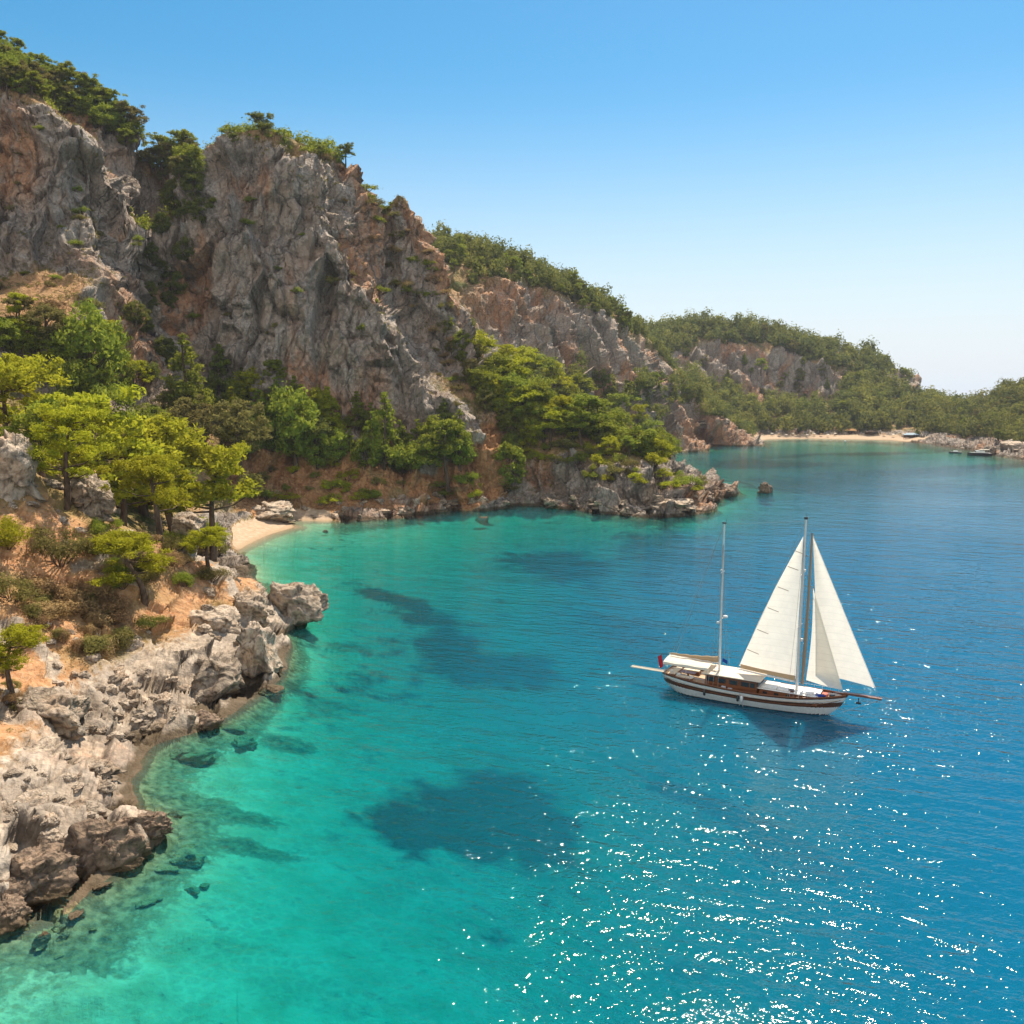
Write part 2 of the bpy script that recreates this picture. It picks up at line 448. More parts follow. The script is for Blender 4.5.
# gentle ground relief elsewhere
soft = fbm(TX/22, TY/22, TZ/60, 3, 41)*2.0 + fbm(TX/5, TY/5, TZ/5, 2, 44)*0.45
disp = disp + (1-ns)*(1-beach)*soft*landm*np.where(near > .5, .55, 1.0) + beach*0.12*fbm(TX/3, TY/3, TZ*0, 2, 9)
sub = 1 - landm
nearsea = sstep(-5.5, -1.0, TZ)*sstep(300, 150, TY)*(1 - sstep(230, 300, pxs)*0.6)
disp = np.where(TZ < 1.0, disp*(1 - 0.85*sstep(0.4, -1.0, TZ)), disp)
disp = disp + sub*(fbm(TX/7, TY/7, TZ*0, 3, 47)*0.5*sstep(-0.2, -2.0, TZ) + nearsea*(0.9*fbm(TX/4.5, TY/4.5, TZ*0, 2, 48) + 0.35*(gid-0.5)))
X = TX + Nx*disp; Yc = TY + Ny*disp; Z = TZ + Nz*disp
verts = np.stack([X, Yc, Z], -1).reshape(-1, 3)
idx = np.arange(NU*NV).reshape(NV, NU)
quads = np.stack([idx[:-1, :-1], idx[:-1, 1:], idx[1:, 1:], idx[1:, :-1]], -1).reshape(-1, 4)

orange_knob = knob
# masks that colour the ground (they are the ground's own cover)
orange = sstep(0.0, 0.4, fbm(wx/26, wy/26, TZ/70, 3, 61) + 0.15*fbm(TX/7, TY/7, TZ/25, 2, 62))
orange = np.maximum(orange, orange_knob)
soil = np.maximum((1-ns)*sstep(-0.25, 0.25, fbm(TX/14, TY/14, TZ/14, 3, 71)), bank)
ledge = sstep(0, 60, 150 - pxs)*sstep(250, 262, TY)*sstep(345, 330, TY)*(1-ns)
soil = np.maximum(soil, 0.8*ledge)
crack = np.clip(shore*jcrack + wide*0.35*np.maximum(sstep(0.06, 0.0, f2-f1), sstep(0.08, 0.0, f2b-f1b)), 0, 1)
grass = (1-ns)*(1-beach)
rv = lambda a: np.asarray(a, np.float32).reshape(-1)
attrs = dict(rock=rv(ns), orange=rv(orange), soil=rv(soil), crack=rv(crack*ns), beach=rv(beach), cell=rv(np.where(wide > .4, 0.5*cid+0.5*cidb, 0.5*gid+0.5*kid)), near=rv(near), cover=rv(grass*(1-0.8*bank)), bank=rv(np.maximum(np.maximum(bank, 0.6*ledge), 0.6*near)))
# ------------------------------------------------------------------ ground materials
def terrain_material():
    t = NT("limestone_and_soil")
    p = t.pos()
    rock, orange, soil, crack, near_, cell = (t.attr(k) for k in ("rock", "orange", "soil", "crack", "near", "cell"))
    ps = t.vmul(p, (1, 1, 0.28))
    n1 = t.noise(p, 0.11, 6, 0.6); n2 = t.noise(p, 0.9, 6, 0.65); n3 = t.noise(ps, 0.35, 5, 0.6); n4 = t.noise(p, 4.0, 4, 0.6)
    grey = t.mix(t.ramp(n2, 0.3, 0.7), (0.19, 0.155, 0.13), (0.54, 0.455, 0.375))
    grey = t.mix(t.ramp(n1, 0.45, 0.7), grey, (0.37, 0.265, 0.19))
    tan = t.mix(t.ramp(n2, 0.3, 0.7), (0.27, 0.20, 0.14), (0.62, 0.495, 0.37))
    rk = t.mix(near_, grey, tan)
    rk = t.mix(t.math('MULTIPLY', t.math('MULTIPLY', t.ramp(cell, 0.3, 0.9), t.ramp(near_, 0, 1, 0.2, 0.4)), 1.0), rk, (0.60, 0.53, 0.45))
    om = t.math('MULTIPLY', orange, t.ramp(n3, 0.32, 0.55), clamp=True)
    om = t.math('MULTIPLY', om, t.ramp(near_, 0, 1, 0.9, 0.35))
    rk = t.mix(om, rk, t.mix(t.ramp(n2, 0.3, 0.7), (0.40, 0.17, 0.075), (0.62, 0.35, 0.19)))
    streak = t.ramp(t.noise(t.vmul(p, (1, 1, 0.1)), 0.5, 4, 0.6), 0.58, 0.72)
    rk = t.mix(t.math('MULTIPLY', streak, 0.5), rk, (0.10, 0.095, 0.095))
    rk = t.mix(t.math('MULTIPLY', crack, 0.65), rk, (0.055, 0.05, 0.045))
    wth = t.math('MULTIPLY', t.ramp(t.noise(p, 0.30, 5, 0.65), 0.47, 0.60), t.ramp(near_, 0, 1, 0.0, 0.62))
    rk = t.mix(wth, rk, t.mix(t.ramp(n4, 0.3, 0.7), (0.15, 0.12, 0.095), (0.34, 0.275, 0.215)))
    pw = t.n('ShaderNodeVectorMath', operation='ADD'); t.set(pw.inputs[0], t.vmul(p, (1, 1, 0.33)))
    nzc = t.n('ShaderNodeTexNoise'); t.set(nzc.inputs['Vector'], p); nzc.inputs['Scale'].default_value = 0.25; nzc.inputs['Detail'].default_value = 5
    sc_ = t.n('ShaderNodeVectorMath', operation='SCALE'); t.set(sc_.inputs[0], nzc.outputs['Color']); sc_.inputs['Scale'].default_value = 4.0
    t.set(pw.inputs[1], sc_.outputs[0])
    fis1 = t.voro(pw.outputs[0], 0.10, 'DISTANCE_TO_EDGE'); fis2 = t.voro(pw.outputs[0], 0.33, 'DISTANCE_TO_EDGE')
    fis = t.math('MAXIMUM', t.ramp(fis1, 0.045, 0.0, 0, 1), t.ramp(fis2, 0.04, 0.0, 0, 0.45))
    rk = t.mix(t.math('MULTIPLY', fis, t.ramp(near_, 0, 1, 0.38, 0.1)), rk, (0.05, 0.042, 0.036))
    # ochre growth and dark wet band at the water line
    z = t.n("ShaderNodeSeparateXYZ"); t.set(z.inputs[0], p); z = z.outputs[2]
    zz = t.math('ADD', z, t.math('MULTIPLY', n2, -1.2))
    rk = t.mix(t.math('MULTIPLY', t.ramp(zz, 0.55, 0.0), 0.85), rk, (0.075, 0.05, 0.024))
    # loose soil and dry grass
    so = t.mix(t.ramp(n2, 0.35, 0.65), (0.40, 0.185, 0.075), (0.56, 0.33, 0.165))
    so = t.mix(t.ramp(n4, 0.5, 0.7), so, (0.52, 0.43, 0.33))
    dry = t.mix(t.ramp(n2, 0.35, 0.65), (0.19, 0.14, 0.05), (0.42, 0.28, 0.12))
    dry = t.mix(t.ramp(n1, 0.45, 0.6), dry, (0.11, 0.12, 0.03))
    so = t.mix(t.math('MULTIPLY', t.attr('bank'), 0.8), so, t.mix(t.ramp(n2, 0.35, 0.65), (0.36, 0.125, 0.05), (0.58, 0.29, 0.14)))
    gr = t.mix(t.math('ADD', t.math('MULTIPLY', soil, 0.75), t.math('MULTIPLY', near_, 0.2), clamp=True), dry, so)
    col = t.mix(t.ramp(t.math('ADD', rock, t.math('MULTIPLY', t.math('SUBTRACT', n2, 0.5), 0.9)), 0.3, 0.55), gr, rk)
    h = t.math('ADD', t.math('MULTIPLY', n2, 1.3), t.math('MULTIPLY', n4, 0.25))
    h = t.math('ADD', h, t.math('MULTIPLY', t.voro(p, 0.55, 'DISTANCE_TO_EDGE'), 0.9))
    h = t.math('ADD', h, t.math('MULTIPLY', n3, 1.5))
    h = t.math('SUBTRACT', h, t.math('MULTIPLY', fis, t.ramp(near_, 0, 1, 0.9, 0.2)))
    return t.done(t.principled(col, 0.9, t.bump(h, t.ramp(near_, 0, 1, 0.9, 0.5), 0.9), 0.2))

def beach_material():
    t = NT("beach_sand")
    p = t.pos()
    n = t.noise(p, 0.8, 5, 0.6)
    col = t.mix(t.ramp(n, 0.35, 0.65), (0.38, 0.265, 0.17), (0.50, 0.375, 0.265))
    z = t.n("ShaderNodeSeparateXYZ"); t.set(z.inputs[0], p)
    col = t.mix(t.ramp(z.outputs[2], 0.55, 0.1), col, (0.38, 0.27, 0.17))
    return t.done(t.principled(col, 0.95, t.bump(t.noise(p, 3.0, 4), 0.4, 0.3), 0.1))

def seabed_material():
    t = NT("seabed_sand_rock_weed")
    p = t.pos()
    n2 = t.noise(p, 0.25, 5, 0.6); n3 = t.noise(p, 1.1, 4, 0.6); n1 = t.noise(p, 0.05, 4, 0.55)
    sand = t.mix(t.ramp(n2, 0.35, 0.65), (0.46, 0.40, 0.22), (0.66, 0.57, 0.36))
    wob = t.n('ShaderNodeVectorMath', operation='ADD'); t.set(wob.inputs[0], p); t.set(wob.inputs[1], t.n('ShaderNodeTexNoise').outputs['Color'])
    caustic_net = t.ramp(t.voro(t.vmul(wob.outputs[0], (1, 1, 0.2)), 0.9, 'DISTANCE_TO_EDGE'), 0.02, 0.22)  # pale net of sunlight caustics, painted into the sand colour
    sand = t.mix(t.math('MULTIPLY', caustic_net, t.ramp(t.noise(p, 0.16, 4, 0.6), 0.4, 0.62, 0.05, 0.5)), sand, (0.34, 0.31, 0.2))
    rk = t.mix(t.ramp(n3, 0.35, 0.65), (0.10, 0.085, 0.045), (0.34, 0.27, 0.15))
    weed = t.attr("weed")
    stone = t.attr("stone")
    nb = t.noise(p, 0.09, 6, 0.62, 0.6)
    w = t.ramp(t.math('ADD', weed, t.math('ADD', t.math('MULTIPLY', t.math('SUBTRACT', n2, 0.5), 1.7), t.math('MULTIPLY', t.math('SUBTRACT', nb, 0.5), 1.7))), 0.2, 0.72)
    s = t.ramp(t.math('ADD', stone, t.math('MULTIPLY', t.math('SUBTRACT', n3, 0.5), 1.0)), 0.4, 0.6)
    col = t.mix(s, sand, rk)
    col = t.mix(w, col, t.mix(t.ramp(n3, 0.3, 0.7), (0.008, 0.016, 0.012), (0.03, 0.045, 0.03)))
    return t.done(t.principled(col, 0.95, t.bump(n3, 0.6, 0.5), 0.0))

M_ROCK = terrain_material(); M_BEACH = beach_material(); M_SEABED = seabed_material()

# weed meadows and stony shallows of the sea floor
def blob(px, py, rx, ry, ang=0):
    cx, cy_, _ = S(px, py, -5)
    a = R(ang); dx = TX - cx; dy = TY - cy_
    return np.exp(-(((dx*math.cos(a) + dy*math.sin(a))/rx)**2 + ((-dx*math.sin(a) + dy*math.cos(a))/ry)**2))
weed = np.zeros_like(TX)
for b in [(462,800,6.5,8),(495,788,7,10),(530,808,5.5,8),(450,637,6,11),(482,652,9,8),(520,650,7,7),(398,600,13,4,-35),(425,615,8,4,-30),
          (475,830,5,4),(700,560,20,40),(560,560,14,14),(770,462,40,22),(840,456,60,12),(930,470,60,20),(860,480,60,40),(660,610,12,18),(420,820,5,6)]:
    weed = np.maximum(weed, blob(*b))
weed = np.maximum(weed, 0.3*np.maximum(blob(345,690,8,22), blob(385,650,9,16)))
weed = np.clip(weed*1.5 + 0.35*(weed > .05)*fbm(TX/6, TY/6, TZ*0, 3, 82) + 0.35*fbm(TX/30, TY/30, TZ*0, 2, 81)*sstep(-4, -9, TZ), 0, 1.2)
stone = np.clip(sstep(-3.2, -0.6, TZ)*1.0*(1-beach)*(1-band(225, 330, 200, 300)*0.8) + 0.25*fbm(TX/9, TY/9, TZ*0, 2, 83) - 0.25*(TY < 62), 0, 1)
for b in [(190,830,6,3),(235,840,7,2.5),(250,870,6,2),(160,880,4,3),(290,760,5,3)]:
    stone = np.maximum(stone, 0.9*blob(*b))
attrs.update(weed=rv(weed), stone=rv(stone))

fz = (TZ + 0.3*disp)
def fmean(a): return 0.25*(a[:-1, :-1] + a[:-1, 1:] + a[1:, 1:] + a[1:, :-1]).reshape(-1)
f_z = fmean(TZ); f_b = fmean(beach); f_y = fmean(TY); f_px = fmean(pxs)
region = np.where(f_z < -0.55, 0, np.where(f_b > 0.5, 1, np.where((f_y < 205) & (f_px < 330), 2, np.where((f_y < 445), 3, 4))))
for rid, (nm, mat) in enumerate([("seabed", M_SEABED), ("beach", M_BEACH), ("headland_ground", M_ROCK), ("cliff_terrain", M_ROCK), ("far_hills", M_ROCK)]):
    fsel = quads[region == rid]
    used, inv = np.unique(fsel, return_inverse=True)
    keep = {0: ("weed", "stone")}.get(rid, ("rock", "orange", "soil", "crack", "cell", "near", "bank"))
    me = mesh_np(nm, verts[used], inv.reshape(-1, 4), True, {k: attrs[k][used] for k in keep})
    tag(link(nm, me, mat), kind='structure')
# deep floor far out, so that no edge of the sea is open
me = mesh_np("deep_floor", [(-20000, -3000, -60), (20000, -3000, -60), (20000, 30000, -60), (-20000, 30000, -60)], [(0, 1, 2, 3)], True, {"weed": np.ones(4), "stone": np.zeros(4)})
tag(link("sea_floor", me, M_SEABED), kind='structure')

# ------------------------------------------------------------------ the sea
def water_material():
    t = NT("sea_water")
    p = t.pos()
    d = t.attr("depth")
    # Beer-Lambert: what comes back from the floor, and what the water itself scatters
    comb = t.n("ShaderNodeCombineColor")
    for i, k in enumerate((0.50, 0.10, 0.078)):
        t.set(comb.inputs[i], t.math('POWER', math.e, t.math('MULTIPLY', d, -k*1.35)))
    tr = t.n("ShaderNodeBsdfTransparent"); t.set(tr.inputs[0], comb.outputs[0])
    deep = t.mix(t.ramp(d, 3.0, 17.0), (0.0, 0.10, 0.115), (0.0, 0.10, 0.20))
    inv = t.math('SUBTRACT', 1.0, t.math('POWER', math.e, t.math('MULTIPLY', d, -0.13)))
    sc = t.mix(inv, (0, 0, 0), deep)
    df = t.n("ShaderNodeSubsurfaceScattering", falloff='BURLEY'); t.set(df.inputs[0], sc)
    df.inputs['Scale'].default_value = 1.0; df.inputs['Radius'].default_value = (0.8, 2.6, 3.2)
    add = t.n("ShaderNodeAddShader"); t.t.links.new(tr.outputs[0], add.inputs[0]); t.t.links.new(df.outputs[0], add.inputs[1])
    # wind waves: long swell, chop, ripples
    q = t.rot(p, R(22))
    wig = t.noise(p, 0.02, 2)
    w1 = t.noise(t.vmul(q, (0.4, 1.0, 1)), 0.16, 3, 0.5, 0.15)
    w2 = t.noise(t.vmul(q, (0.42, 1.0, 1)), 0.62, 3, 0.5, 0.15)
    w3 = t.noise(t.vmul(t.rot(p, R(-22)), (0.6, 1.0, 1)), 1.5, 3, 0.5, 0.0)
    calm = t.ramp(d, 0.5, 5.0, 0.55, 1.0)
    gust = t.ramp(wig, 0.35, 0.65, 0.75, 1.15)
    h = t.math('ADD', t.math('MULTIPLY', w1, 0.8), t.math('ADD', t.math('MULTIPLY', w2, 0.42), t.math('MULTIPLY', w3, 0.17)))
    h = t.math('MULTIPLY', t.math('MULTIPLY', h, calm), gust)
    sepy = t.n('ShaderNodeSeparateXYZ'); t.set(sepy.inputs[0], p)
    h = t.math('MULTIPLY', h, t.ramp(sepy.outputs[1], 115, 330, 1.0, 0.30))      # the inner bay lies in the lee
    nrm = t.bump(h, 1.0, 1.0)
    gl = t.n("ShaderNodeBsdfGlossy", distribution="BECKMANN"); sepw = t.n('ShaderNodeSeparateXYZ'); t.set(sepw.inputs[0], p); t.set(gl.inputs['Roughness'], t.ramp(sepw.outputs[1], 140, 700, 0.08, 0.12)); t.set(gl.inputs['Normal'], nrm)
    fr = t.n("ShaderNodeFresnel"); fr.inputs['IOR'].default_value = 1.33; t.set(fr.inputs['Normal'], nrm)
    mx = t.n("ShaderNodeMixShader")
    t.set(mx.inputs[0], fr.outputs[0]); t.t.links.new(add.outputs[0], mx.inputs[1]); t.t.links.new(gl.outputs[0], mx.inputs[2])
    return t.done(mx)
M_WATER = water_material()
wu = np.concatenate([np.linspace(-0.82, 0.82, 420)])
wy = np.concatenate([[20, 30], np.exp(np.linspace(math.log(34), math.log(1540), 420)), [1800, 2500, 4000, 7000, 12000, 20000]])
WX = wy[:, None]*wu[None, :]; WY = np.repeat(wy[:, None], len(wu), 1)
dep = -H(WX, WY)
dep = np.where(WY > 1545, 40, dep)
dep = np.where((WY > 1000) & (dep > 0), np.maximum(dep, 14), dep)
dep = np.clip(dep, 0.0, 40)
nv, nu = WX.shape
ii = np.arange(nv*nu).reshape(nv, nu)
wq = np.stack([ii[:-1, :-1], ii[:-1, 1:], ii[1:, 1:], ii[1:, :-1]], -1).reshape(-1, 4)
dmax = dep.reshape(-1)[wq].max(1)
ok = dmax > -1
me = mesh_np("sea", np.stack([WX, WY, WX*0], -1).reshape(-1, 3), wq, True, {"depth": dep.reshape(-1)})
tag(link("sea", me, M_WATER), kind='structure')
# ------------------------------------------------------------------ plants: meshes shared by all the copies
def leaf_material(name, c1, c2, c3, trans=0.45, nscale=0.55, tone=False):
    t = NT(name)
    p = t.objco()
    oi = t.n("ShaderNodeObjectInfo").outputs['Random']
    n = t.noise(p, nscale, 3, 0.6)
    rnd = t.n("ShaderNodeNewGeometry").outputs['Random Per Island']
    col = t.mix(t.ramp(n, 0.35, 0.65), c1, c2)
    col = t.mix(t.math('MULTIPLY', rnd, 0.55), col, c3)
    hs = t.n("ShaderNodeHueSaturation")
    t.set(hs.inputs['Hue'], t.ramp(oi, 0, 1, 0.482, 0.512)); t.set(hs.inputs['Value'], t.ramp(oi, 0, 1, 0.8, 1.2)); t.set(hs.inputs['Color'], col)
    col = hs.outputs[0]
    if tone:
        tn = t.attr('tone')
        col = t.mix(t.ramp(tn, 0.0, 1.0, 0.0, 1.0), t.mix(1.0, col, (0.55, 0.66, 0.60), 'MULTIPLY'), t.mix(1.0, col, (1.35, 1.22, 0.95), 'MULTIPLY'))
    d = t.n("ShaderNodeBsdfDiffuse"); t.set(d.inputs[0], col)
    tl = t.n("ShaderNodeBsdfTranslucent"); t.set(tl.inputs[0], t.mix(0.5, col, c3))
    m = t.n("ShaderNodeMixShader"); m.inputs[0].default_value = trans
    t.t.links.new(d.outputs[0], m.inputs[1]); t.t.links.new(tl.outputs[0], m.inputs[2])
    return t.done(m)
L_BRIGHT = leaf_material("pine_needles_bright", (0.22, 0.26, 0.02), (0.36, 0.375, 0.024), (0.50, 0.47, 0.035), 0.52)
L_PINE = leaf_material("pine_needles", (0.115, 0.175, 0.024), (0.22, 0.275, 0.032), (0.36, 0.37, 0.05), 0.5)
L_DARK = leaf_material("dark_leaves", (0.085, 0.12, 0.026), (0.15, 0.175, 0.036), (0.26, 0.26, 0.055), 0.45)
L_OLIVE = leaf_material("scrub_leaves", (0.13, 0.13, 0.036), (0.21, 0.195, 0.05), (0.31, 0.26, 0.09), 0.4)
L_FOREST = leaf_material('forest_leaves', (0.06, 0.088, 0.026), (0.21, 0.225, 0.05), (0.30, 0.29, 0.09), 0.35, 0.13, True)
L_DRY = leaf_material("dry_scrub_twigs", (0.26, 0.165, 0.07), (0.34, 0.23, 0.10), (0.44, 0.31, 0.15), 0.3)

def bark_material():
    t = NT("pine_bark")
    p = t.vmul(t.objco(), (1, 1, 0.3))
    n = t.noise(p, 3.0, 4, 0.6)
    col = t.mix(t.ramp(n, 0.35, 0.65), (0.055, 0.038, 0.026), (0.17, 0.115, 0.08))
    return t.done(t.principled(col, 0.95, t.bump(n, 0.6, 0.1), 0.1))
M_BARK = bark_material()

def tube_np(path, radii, sides=7):
    path = np.asarray(path, float); n = len(path)
    V = []; F = []
    tang = np.gradient(path, axis=0)
    for i in range(n):
        t = tang[i]/max(np.linalg.norm(tang[i]), 1e-9)
        a = np.cross(t, [0.3, 1, 0.1] if abs(t[1]) < 0.9 else [1, 0, 0]); a /= np.linalg.norm(a); b = np.cross(t, a)
        for k in range(sides):
            w = 2*math.pi*k/sides
            V.append(path[i] + radii[i]*(math.cos(w)*a + math.sin(w)*b))
    for i in range(n-1):
        for k in range(sides):
            k2 = (k+1) % sides
            F.append((i*sides+k, i*sides+k2, (i+1)*sides+k2, (i+1)*sides+k))
    return np.array(V), np.array(F)

LAST_TONE = [None]
def leaves_np(rng, pads, per, L, tang=0.35):
    """pads: (x, y, z, rx, rz). Many small kite-shaped leaf sprays through each pad's volume"""
    Vs = []
    for (x, y, z, rx, rz) in pads:
        n = max(6, int(per*(rx/1.0)**1.6))
        d = rng.normal(size=(n, 3)); d /= np.linalg.norm(d, axis=1)[:, None]
        r = rng.uniform(0.15, 1.0, n)**0.55
        lump = 1 + 0.28*np.sin(d[:, 0]*5 + x*3) + 0.22*np.sin(d[:, 1]*6 + y*3)
        c = d*(r*lump)[:, None]*np.array([rx, rx, rz]) + np.array([x, y, z])
        c[:, 2] -= 0.10*rx*(d[:, 0]**2 + d[:, 1]**2)*r
        ax = d*0.9 + rng.normal(size=(n, 3))*0.7 + np.array([0, 0, 0.35]); ax /= np.linalg.norm(ax, axis=1)[:, None]
        flat = rng.random(n) < tang
        tg = np.cross(d, rng.normal(size=(n, 3))); tg /= np.linalg.norm(tg, axis=1)[:, None]
        ax = np.where(flat[:, None], tg, ax)
        sd = np.where(flat[:, None], np.cross(d, ax), np.cross(ax, rng.normal(size=(n, 3)))); sd /= np.linalg.norm(sd, axis=1)[:, None]
        l = (L*rng.uniform(0.6, 1.35, n))[:, None]; w = l*rng.uniform(0.14, 0.30, n)[:, None]*np.where(flat, 1.6, 1.0)[:, None]
        Vs.append(np.stack([c - ax*l*0.5, c + sd*w, c + ax*l*0.6, c - sd*w], 1))
    LAST_TONE[0] = [len(a)*4 for a in Vs]
    V = np.concatenate(Vs).reshape(-1, 3)
    return V, np.arange(len(V)).reshape(-1, 4)

def join_np(parts):
    V = []; F = []; o = 0
    for v, f in parts:
        V.append(v); F.append(f + o); o += len(v)
    return np.concatenate(V), np.concatenate(F)

def make_plant(kind, seed, detail=1.0):
    rng = np.random.default_rng(seed)
    pads = []; wood = []
    if kind == 'pine':                       # spreading coastal pine, about 10 units tall, pads of needles on bent limbs
        lean = rng.uniform(-1.6, 1.6, 2)
        hgt = 9.0
        s = np.linspace(0, 1, 9)
        path = np.stack([lean[0]*s**1.4 + 0.25*np.sin(s*5 + seed), lean[1]*s**1.4 + 0.2*np.cos(s*4 + seed), s*hgt - 0.6*(s == 0)], -1)
        wood.append(tube_np(path, 0.30*(1 - 0.82*s) + 0.02, 8))
        nb = rng.integers(15, 20)
        for i in range(nb):
            q = rng.uniform(0.36, 1.0) if i > 2 else 1.0
            b0 = np.array([np.interp(q, s, path[:, k]) for k in range(3)])
            ang = i*2.4 + rng.uniform(-.5, .5)
            ln = (3.3*(1.12 - q)**0.55 + 0.7)*rng.uniform(0.65, 1.15)
            tip = b0 + np.array([math.cos(ang)*ln, math.sin(ang)*ln, rng.uniform(0.1, 0.45)*ln + 0.2])
            mid = (b0 + tip)/2 + np.array([0, 0, -0.12*ln])
            wood.append(tube_np([b0, mid, tip], [0.11, 0.07, 0.03], 5))
            for k in range(rng.integers(3, 6)):
                f = rng.uniform(0.4, 1.08)
                c = b0 + (tip - b0)*f + rng.normal(size=3)*np.array([0.6, 0.6, 0.38])
                r = rng.uniform(0.45, 0.9)
                pads.append((c[0], c[1], c[2] + 0.15, r, r*rng.uniform(0.6, 0.85)))
        per, L = 125, 0.36
    elif kind == 'cone':                     # upright conical pine
        s = np.linspace(0, 1, 7)
        path = np.stack([0.15*np.sin(s*4 + seed), 0.15*np.cos(s*3), s*9.4 - 0.5*(s == 0)], -1)
        wood.append(tube_np(path, 0.26*(1 - 0.9*s) + 0.015, 7))
        for lv in np.linspace(0.12, 0.98, 12):
            rad = 2.7*(1 - lv)**0.8 + 0.25
            for i in range(max(1, int(2 + 5*(1 - lv)))):
                ang = rng.uniform(0, 6.28); rr = rad*rng.uniform(0.45, 1.0)
                tip = np.array([math.cos(ang)*rr, math.sin(ang)*rr, lv*9.6 + 0.15*rr])
                wood.append(tube_np([(0, 0, lv*9.4 - 0.3), tip], [0.06, 0.02], 4))
                r = 0.35 + 0.28*rad*rng.uniform(0.8, 1.2)
                pads.append((tip[0], tip[1], tip[2], r, r*0.65))
        per, L = 110, 0.38
    elif kind == 'round':                    # dense broad tree, foliage nearly to the ground
        s = np.linspace(0, 1, 5)
        path = np.stack([0.3*np.sin(s*3 + seed), 0.2*s, s*6.5 - 0.5*(s == 0)], -1)
        wood.append(tube_np(path, 0.32*(1 - 0.8*s) + 0.02, 7))
        for i in range(40):
            d = rng.normal(size=3); d /= np.linalg.norm(d); d[2] = d[2]*0.85 + 0.05
            c = d*np.array([3.1, 3.1, 4.0])*rng.uniform(0.6, 1.0) + np.array([0, 0, 4.1])
            if i % 3 == 0: wood.append(tube_np([(0.1, 0.1, max(1.0, c[2] - 2.5)), c], [0.08, 0.02], 4))
            r = rng.uniform(0.75, 1.35)
            pads.append((c[0], c[1], c[2], r, r*rng.uniform(0.6, 0.85)))
        per, L = 85, 0.40
    elif kind == 'cushion':                  # dense thorny dome
        for i in range(7):
            a = rng.uniform(0, 6.28); q = rng.uniform(0, 0.7)
            pads.append((q*math.cos(a), q*math.sin(a), 0.55, rng.uniform(0.6, 0.9), 0.75))
        wood.append(tube_np([(0, 0, -0.3), (0, 0, 0.7)], [0.1, 0.05], 5))
        per, L = 230, 0.20
    else:                                    # shrub: many stems from the ground, 3 units tall
        for i in range(14):
            d = rng.normal(size=3); d /= np.linalg.norm(d); d[2] = abs(d[2])
            c = d*np.array([1.7, 1.7, 1.6])*rng.uniform(0.5, 1.0) + np.array([0, 0, 0.6])
            wood.append(tube_np([(0.1*d[0], 0.1*d[1], -0.3), c], [0.05, 0.015], 4))
            r = rng.uniform(0.5, 0.95)
            pads.append((c[0], c[1], c[2], r, r*0.75))
        per, L = 120, 0.24
    lv, lf = leaves_np(rng, pads, per*detail*1.3, L/math.sqrt(detail), dict(pine=0.3, cone=0.4, cushion=0.8).get(kind, 0.55))
    wv, wf = join_np(wood)
    return mesh_np(kind + "_crown", lv, lf, None), mesh_np(kind + "_wood", wv, wf, True)

VAR = {}
for kind, cnt in (("pine", 6), ("cone", 2), ("round", 4), ("shrub", 4), ("cushion", 3)):
    VAR[kind] = [make_plant(kind, 100*len(kind) + 7*i) for i in range(cnt)]
    VAR[kind + "_near"] = [make_plant(kind, 100*len(kind) + 7*i, 3.2) for i in range(cnt)]
    VAR[kind + "_far"] = [make_plant(kind, 100*len(kind) + 7*i + 3, 0.3) for i in range(min(cnt, 3))]
UNIT = dict(pine=10.0, cone=10.2, round=9.2, shrub=2.9, cushion=1.3)
_mats = {}
def with_mat(me, mat):
    key = (me.name, mat.name)
    if key not in _mats:
        if not me.materials: c = me
        else: c = me.copy(); c.materials.clear()
        c.materials.append(mat); _mats[key] = c
    return _mats[key]

bpy.context.view_layer.update()
dg = bpy.context.evaluated_depsgraph_get()
EYE = Vector((0, 0, CAMH))
def hit(px, py):
    """where a sight line meets the ground (not the sea)"""
    u, fy, fz = uvw(px, py)
    d = Vector((u, fy, fz)).normalized()
    ok, loc, nrm, _, ob, _ = scene.ray_cast(dg, EYE, d)
    if ok and ob.name not in ("sea", "seabed", "sea_floor"): return loc, nrm, ob.name
    return None
def ground(x, y):
    ok, loc, nrm, _, ob, _ = scene.ray_cast(dg, Vector((x, y, 400)), Vector((0, 0, -1)))
    if ok and ob.name == "sea":
        ok2, l2, n2, _, ob2, _ = scene.ray_cast(dg, Vector((x, y, -0.05)), Vector((0, 0, -1)))
        return l2 if ok2 else loc
    return loc if ok else Vector((x, y, 0))

rnd = random.Random(5)
n_trees = [0]; PLACED = []
def plant(kind, loc, height, mat, label, cat="tree", group=None, name=None, widen=1.0, rz=None, var=None, far=False, sink=0.25):
    lst = VAR[kind + ("_far" if far else "_near" if loc[1] < 175 else "")]
    cme, wme = lst[(var if var is not None else rnd.randrange(len(lst))) % len(lst)]
    nm = name or {'pine': 'pine_tree', 'cone': 'conical_pine_tree', 'round': 'broad_tree', 'shrub': 'shrub', 'cushion': 'cushion_shrub'}[kind]
    e = empty(nm, (loc[0], loc[1], loc[2] - sink), rz if rz is not None else rnd.uniform(0, 6.28))
    s = height/UNIT[kind]
    e.scale = (s*widen, s*widen, s)
    tag(e, label, cat, group)
    w = link("stems" if kind in ('shrub', 'cushion') else "trunk", with_mat(wme, M_BARK), M_BARK, e)
    c = link("foliage" if kind in ('shrub', 'cushion') else "crown", with_mat(cme, mat), mat, e)
    n_trees[0] += cat == "tree"
    PLACED.append((loc[0], loc[1], height))
    return e

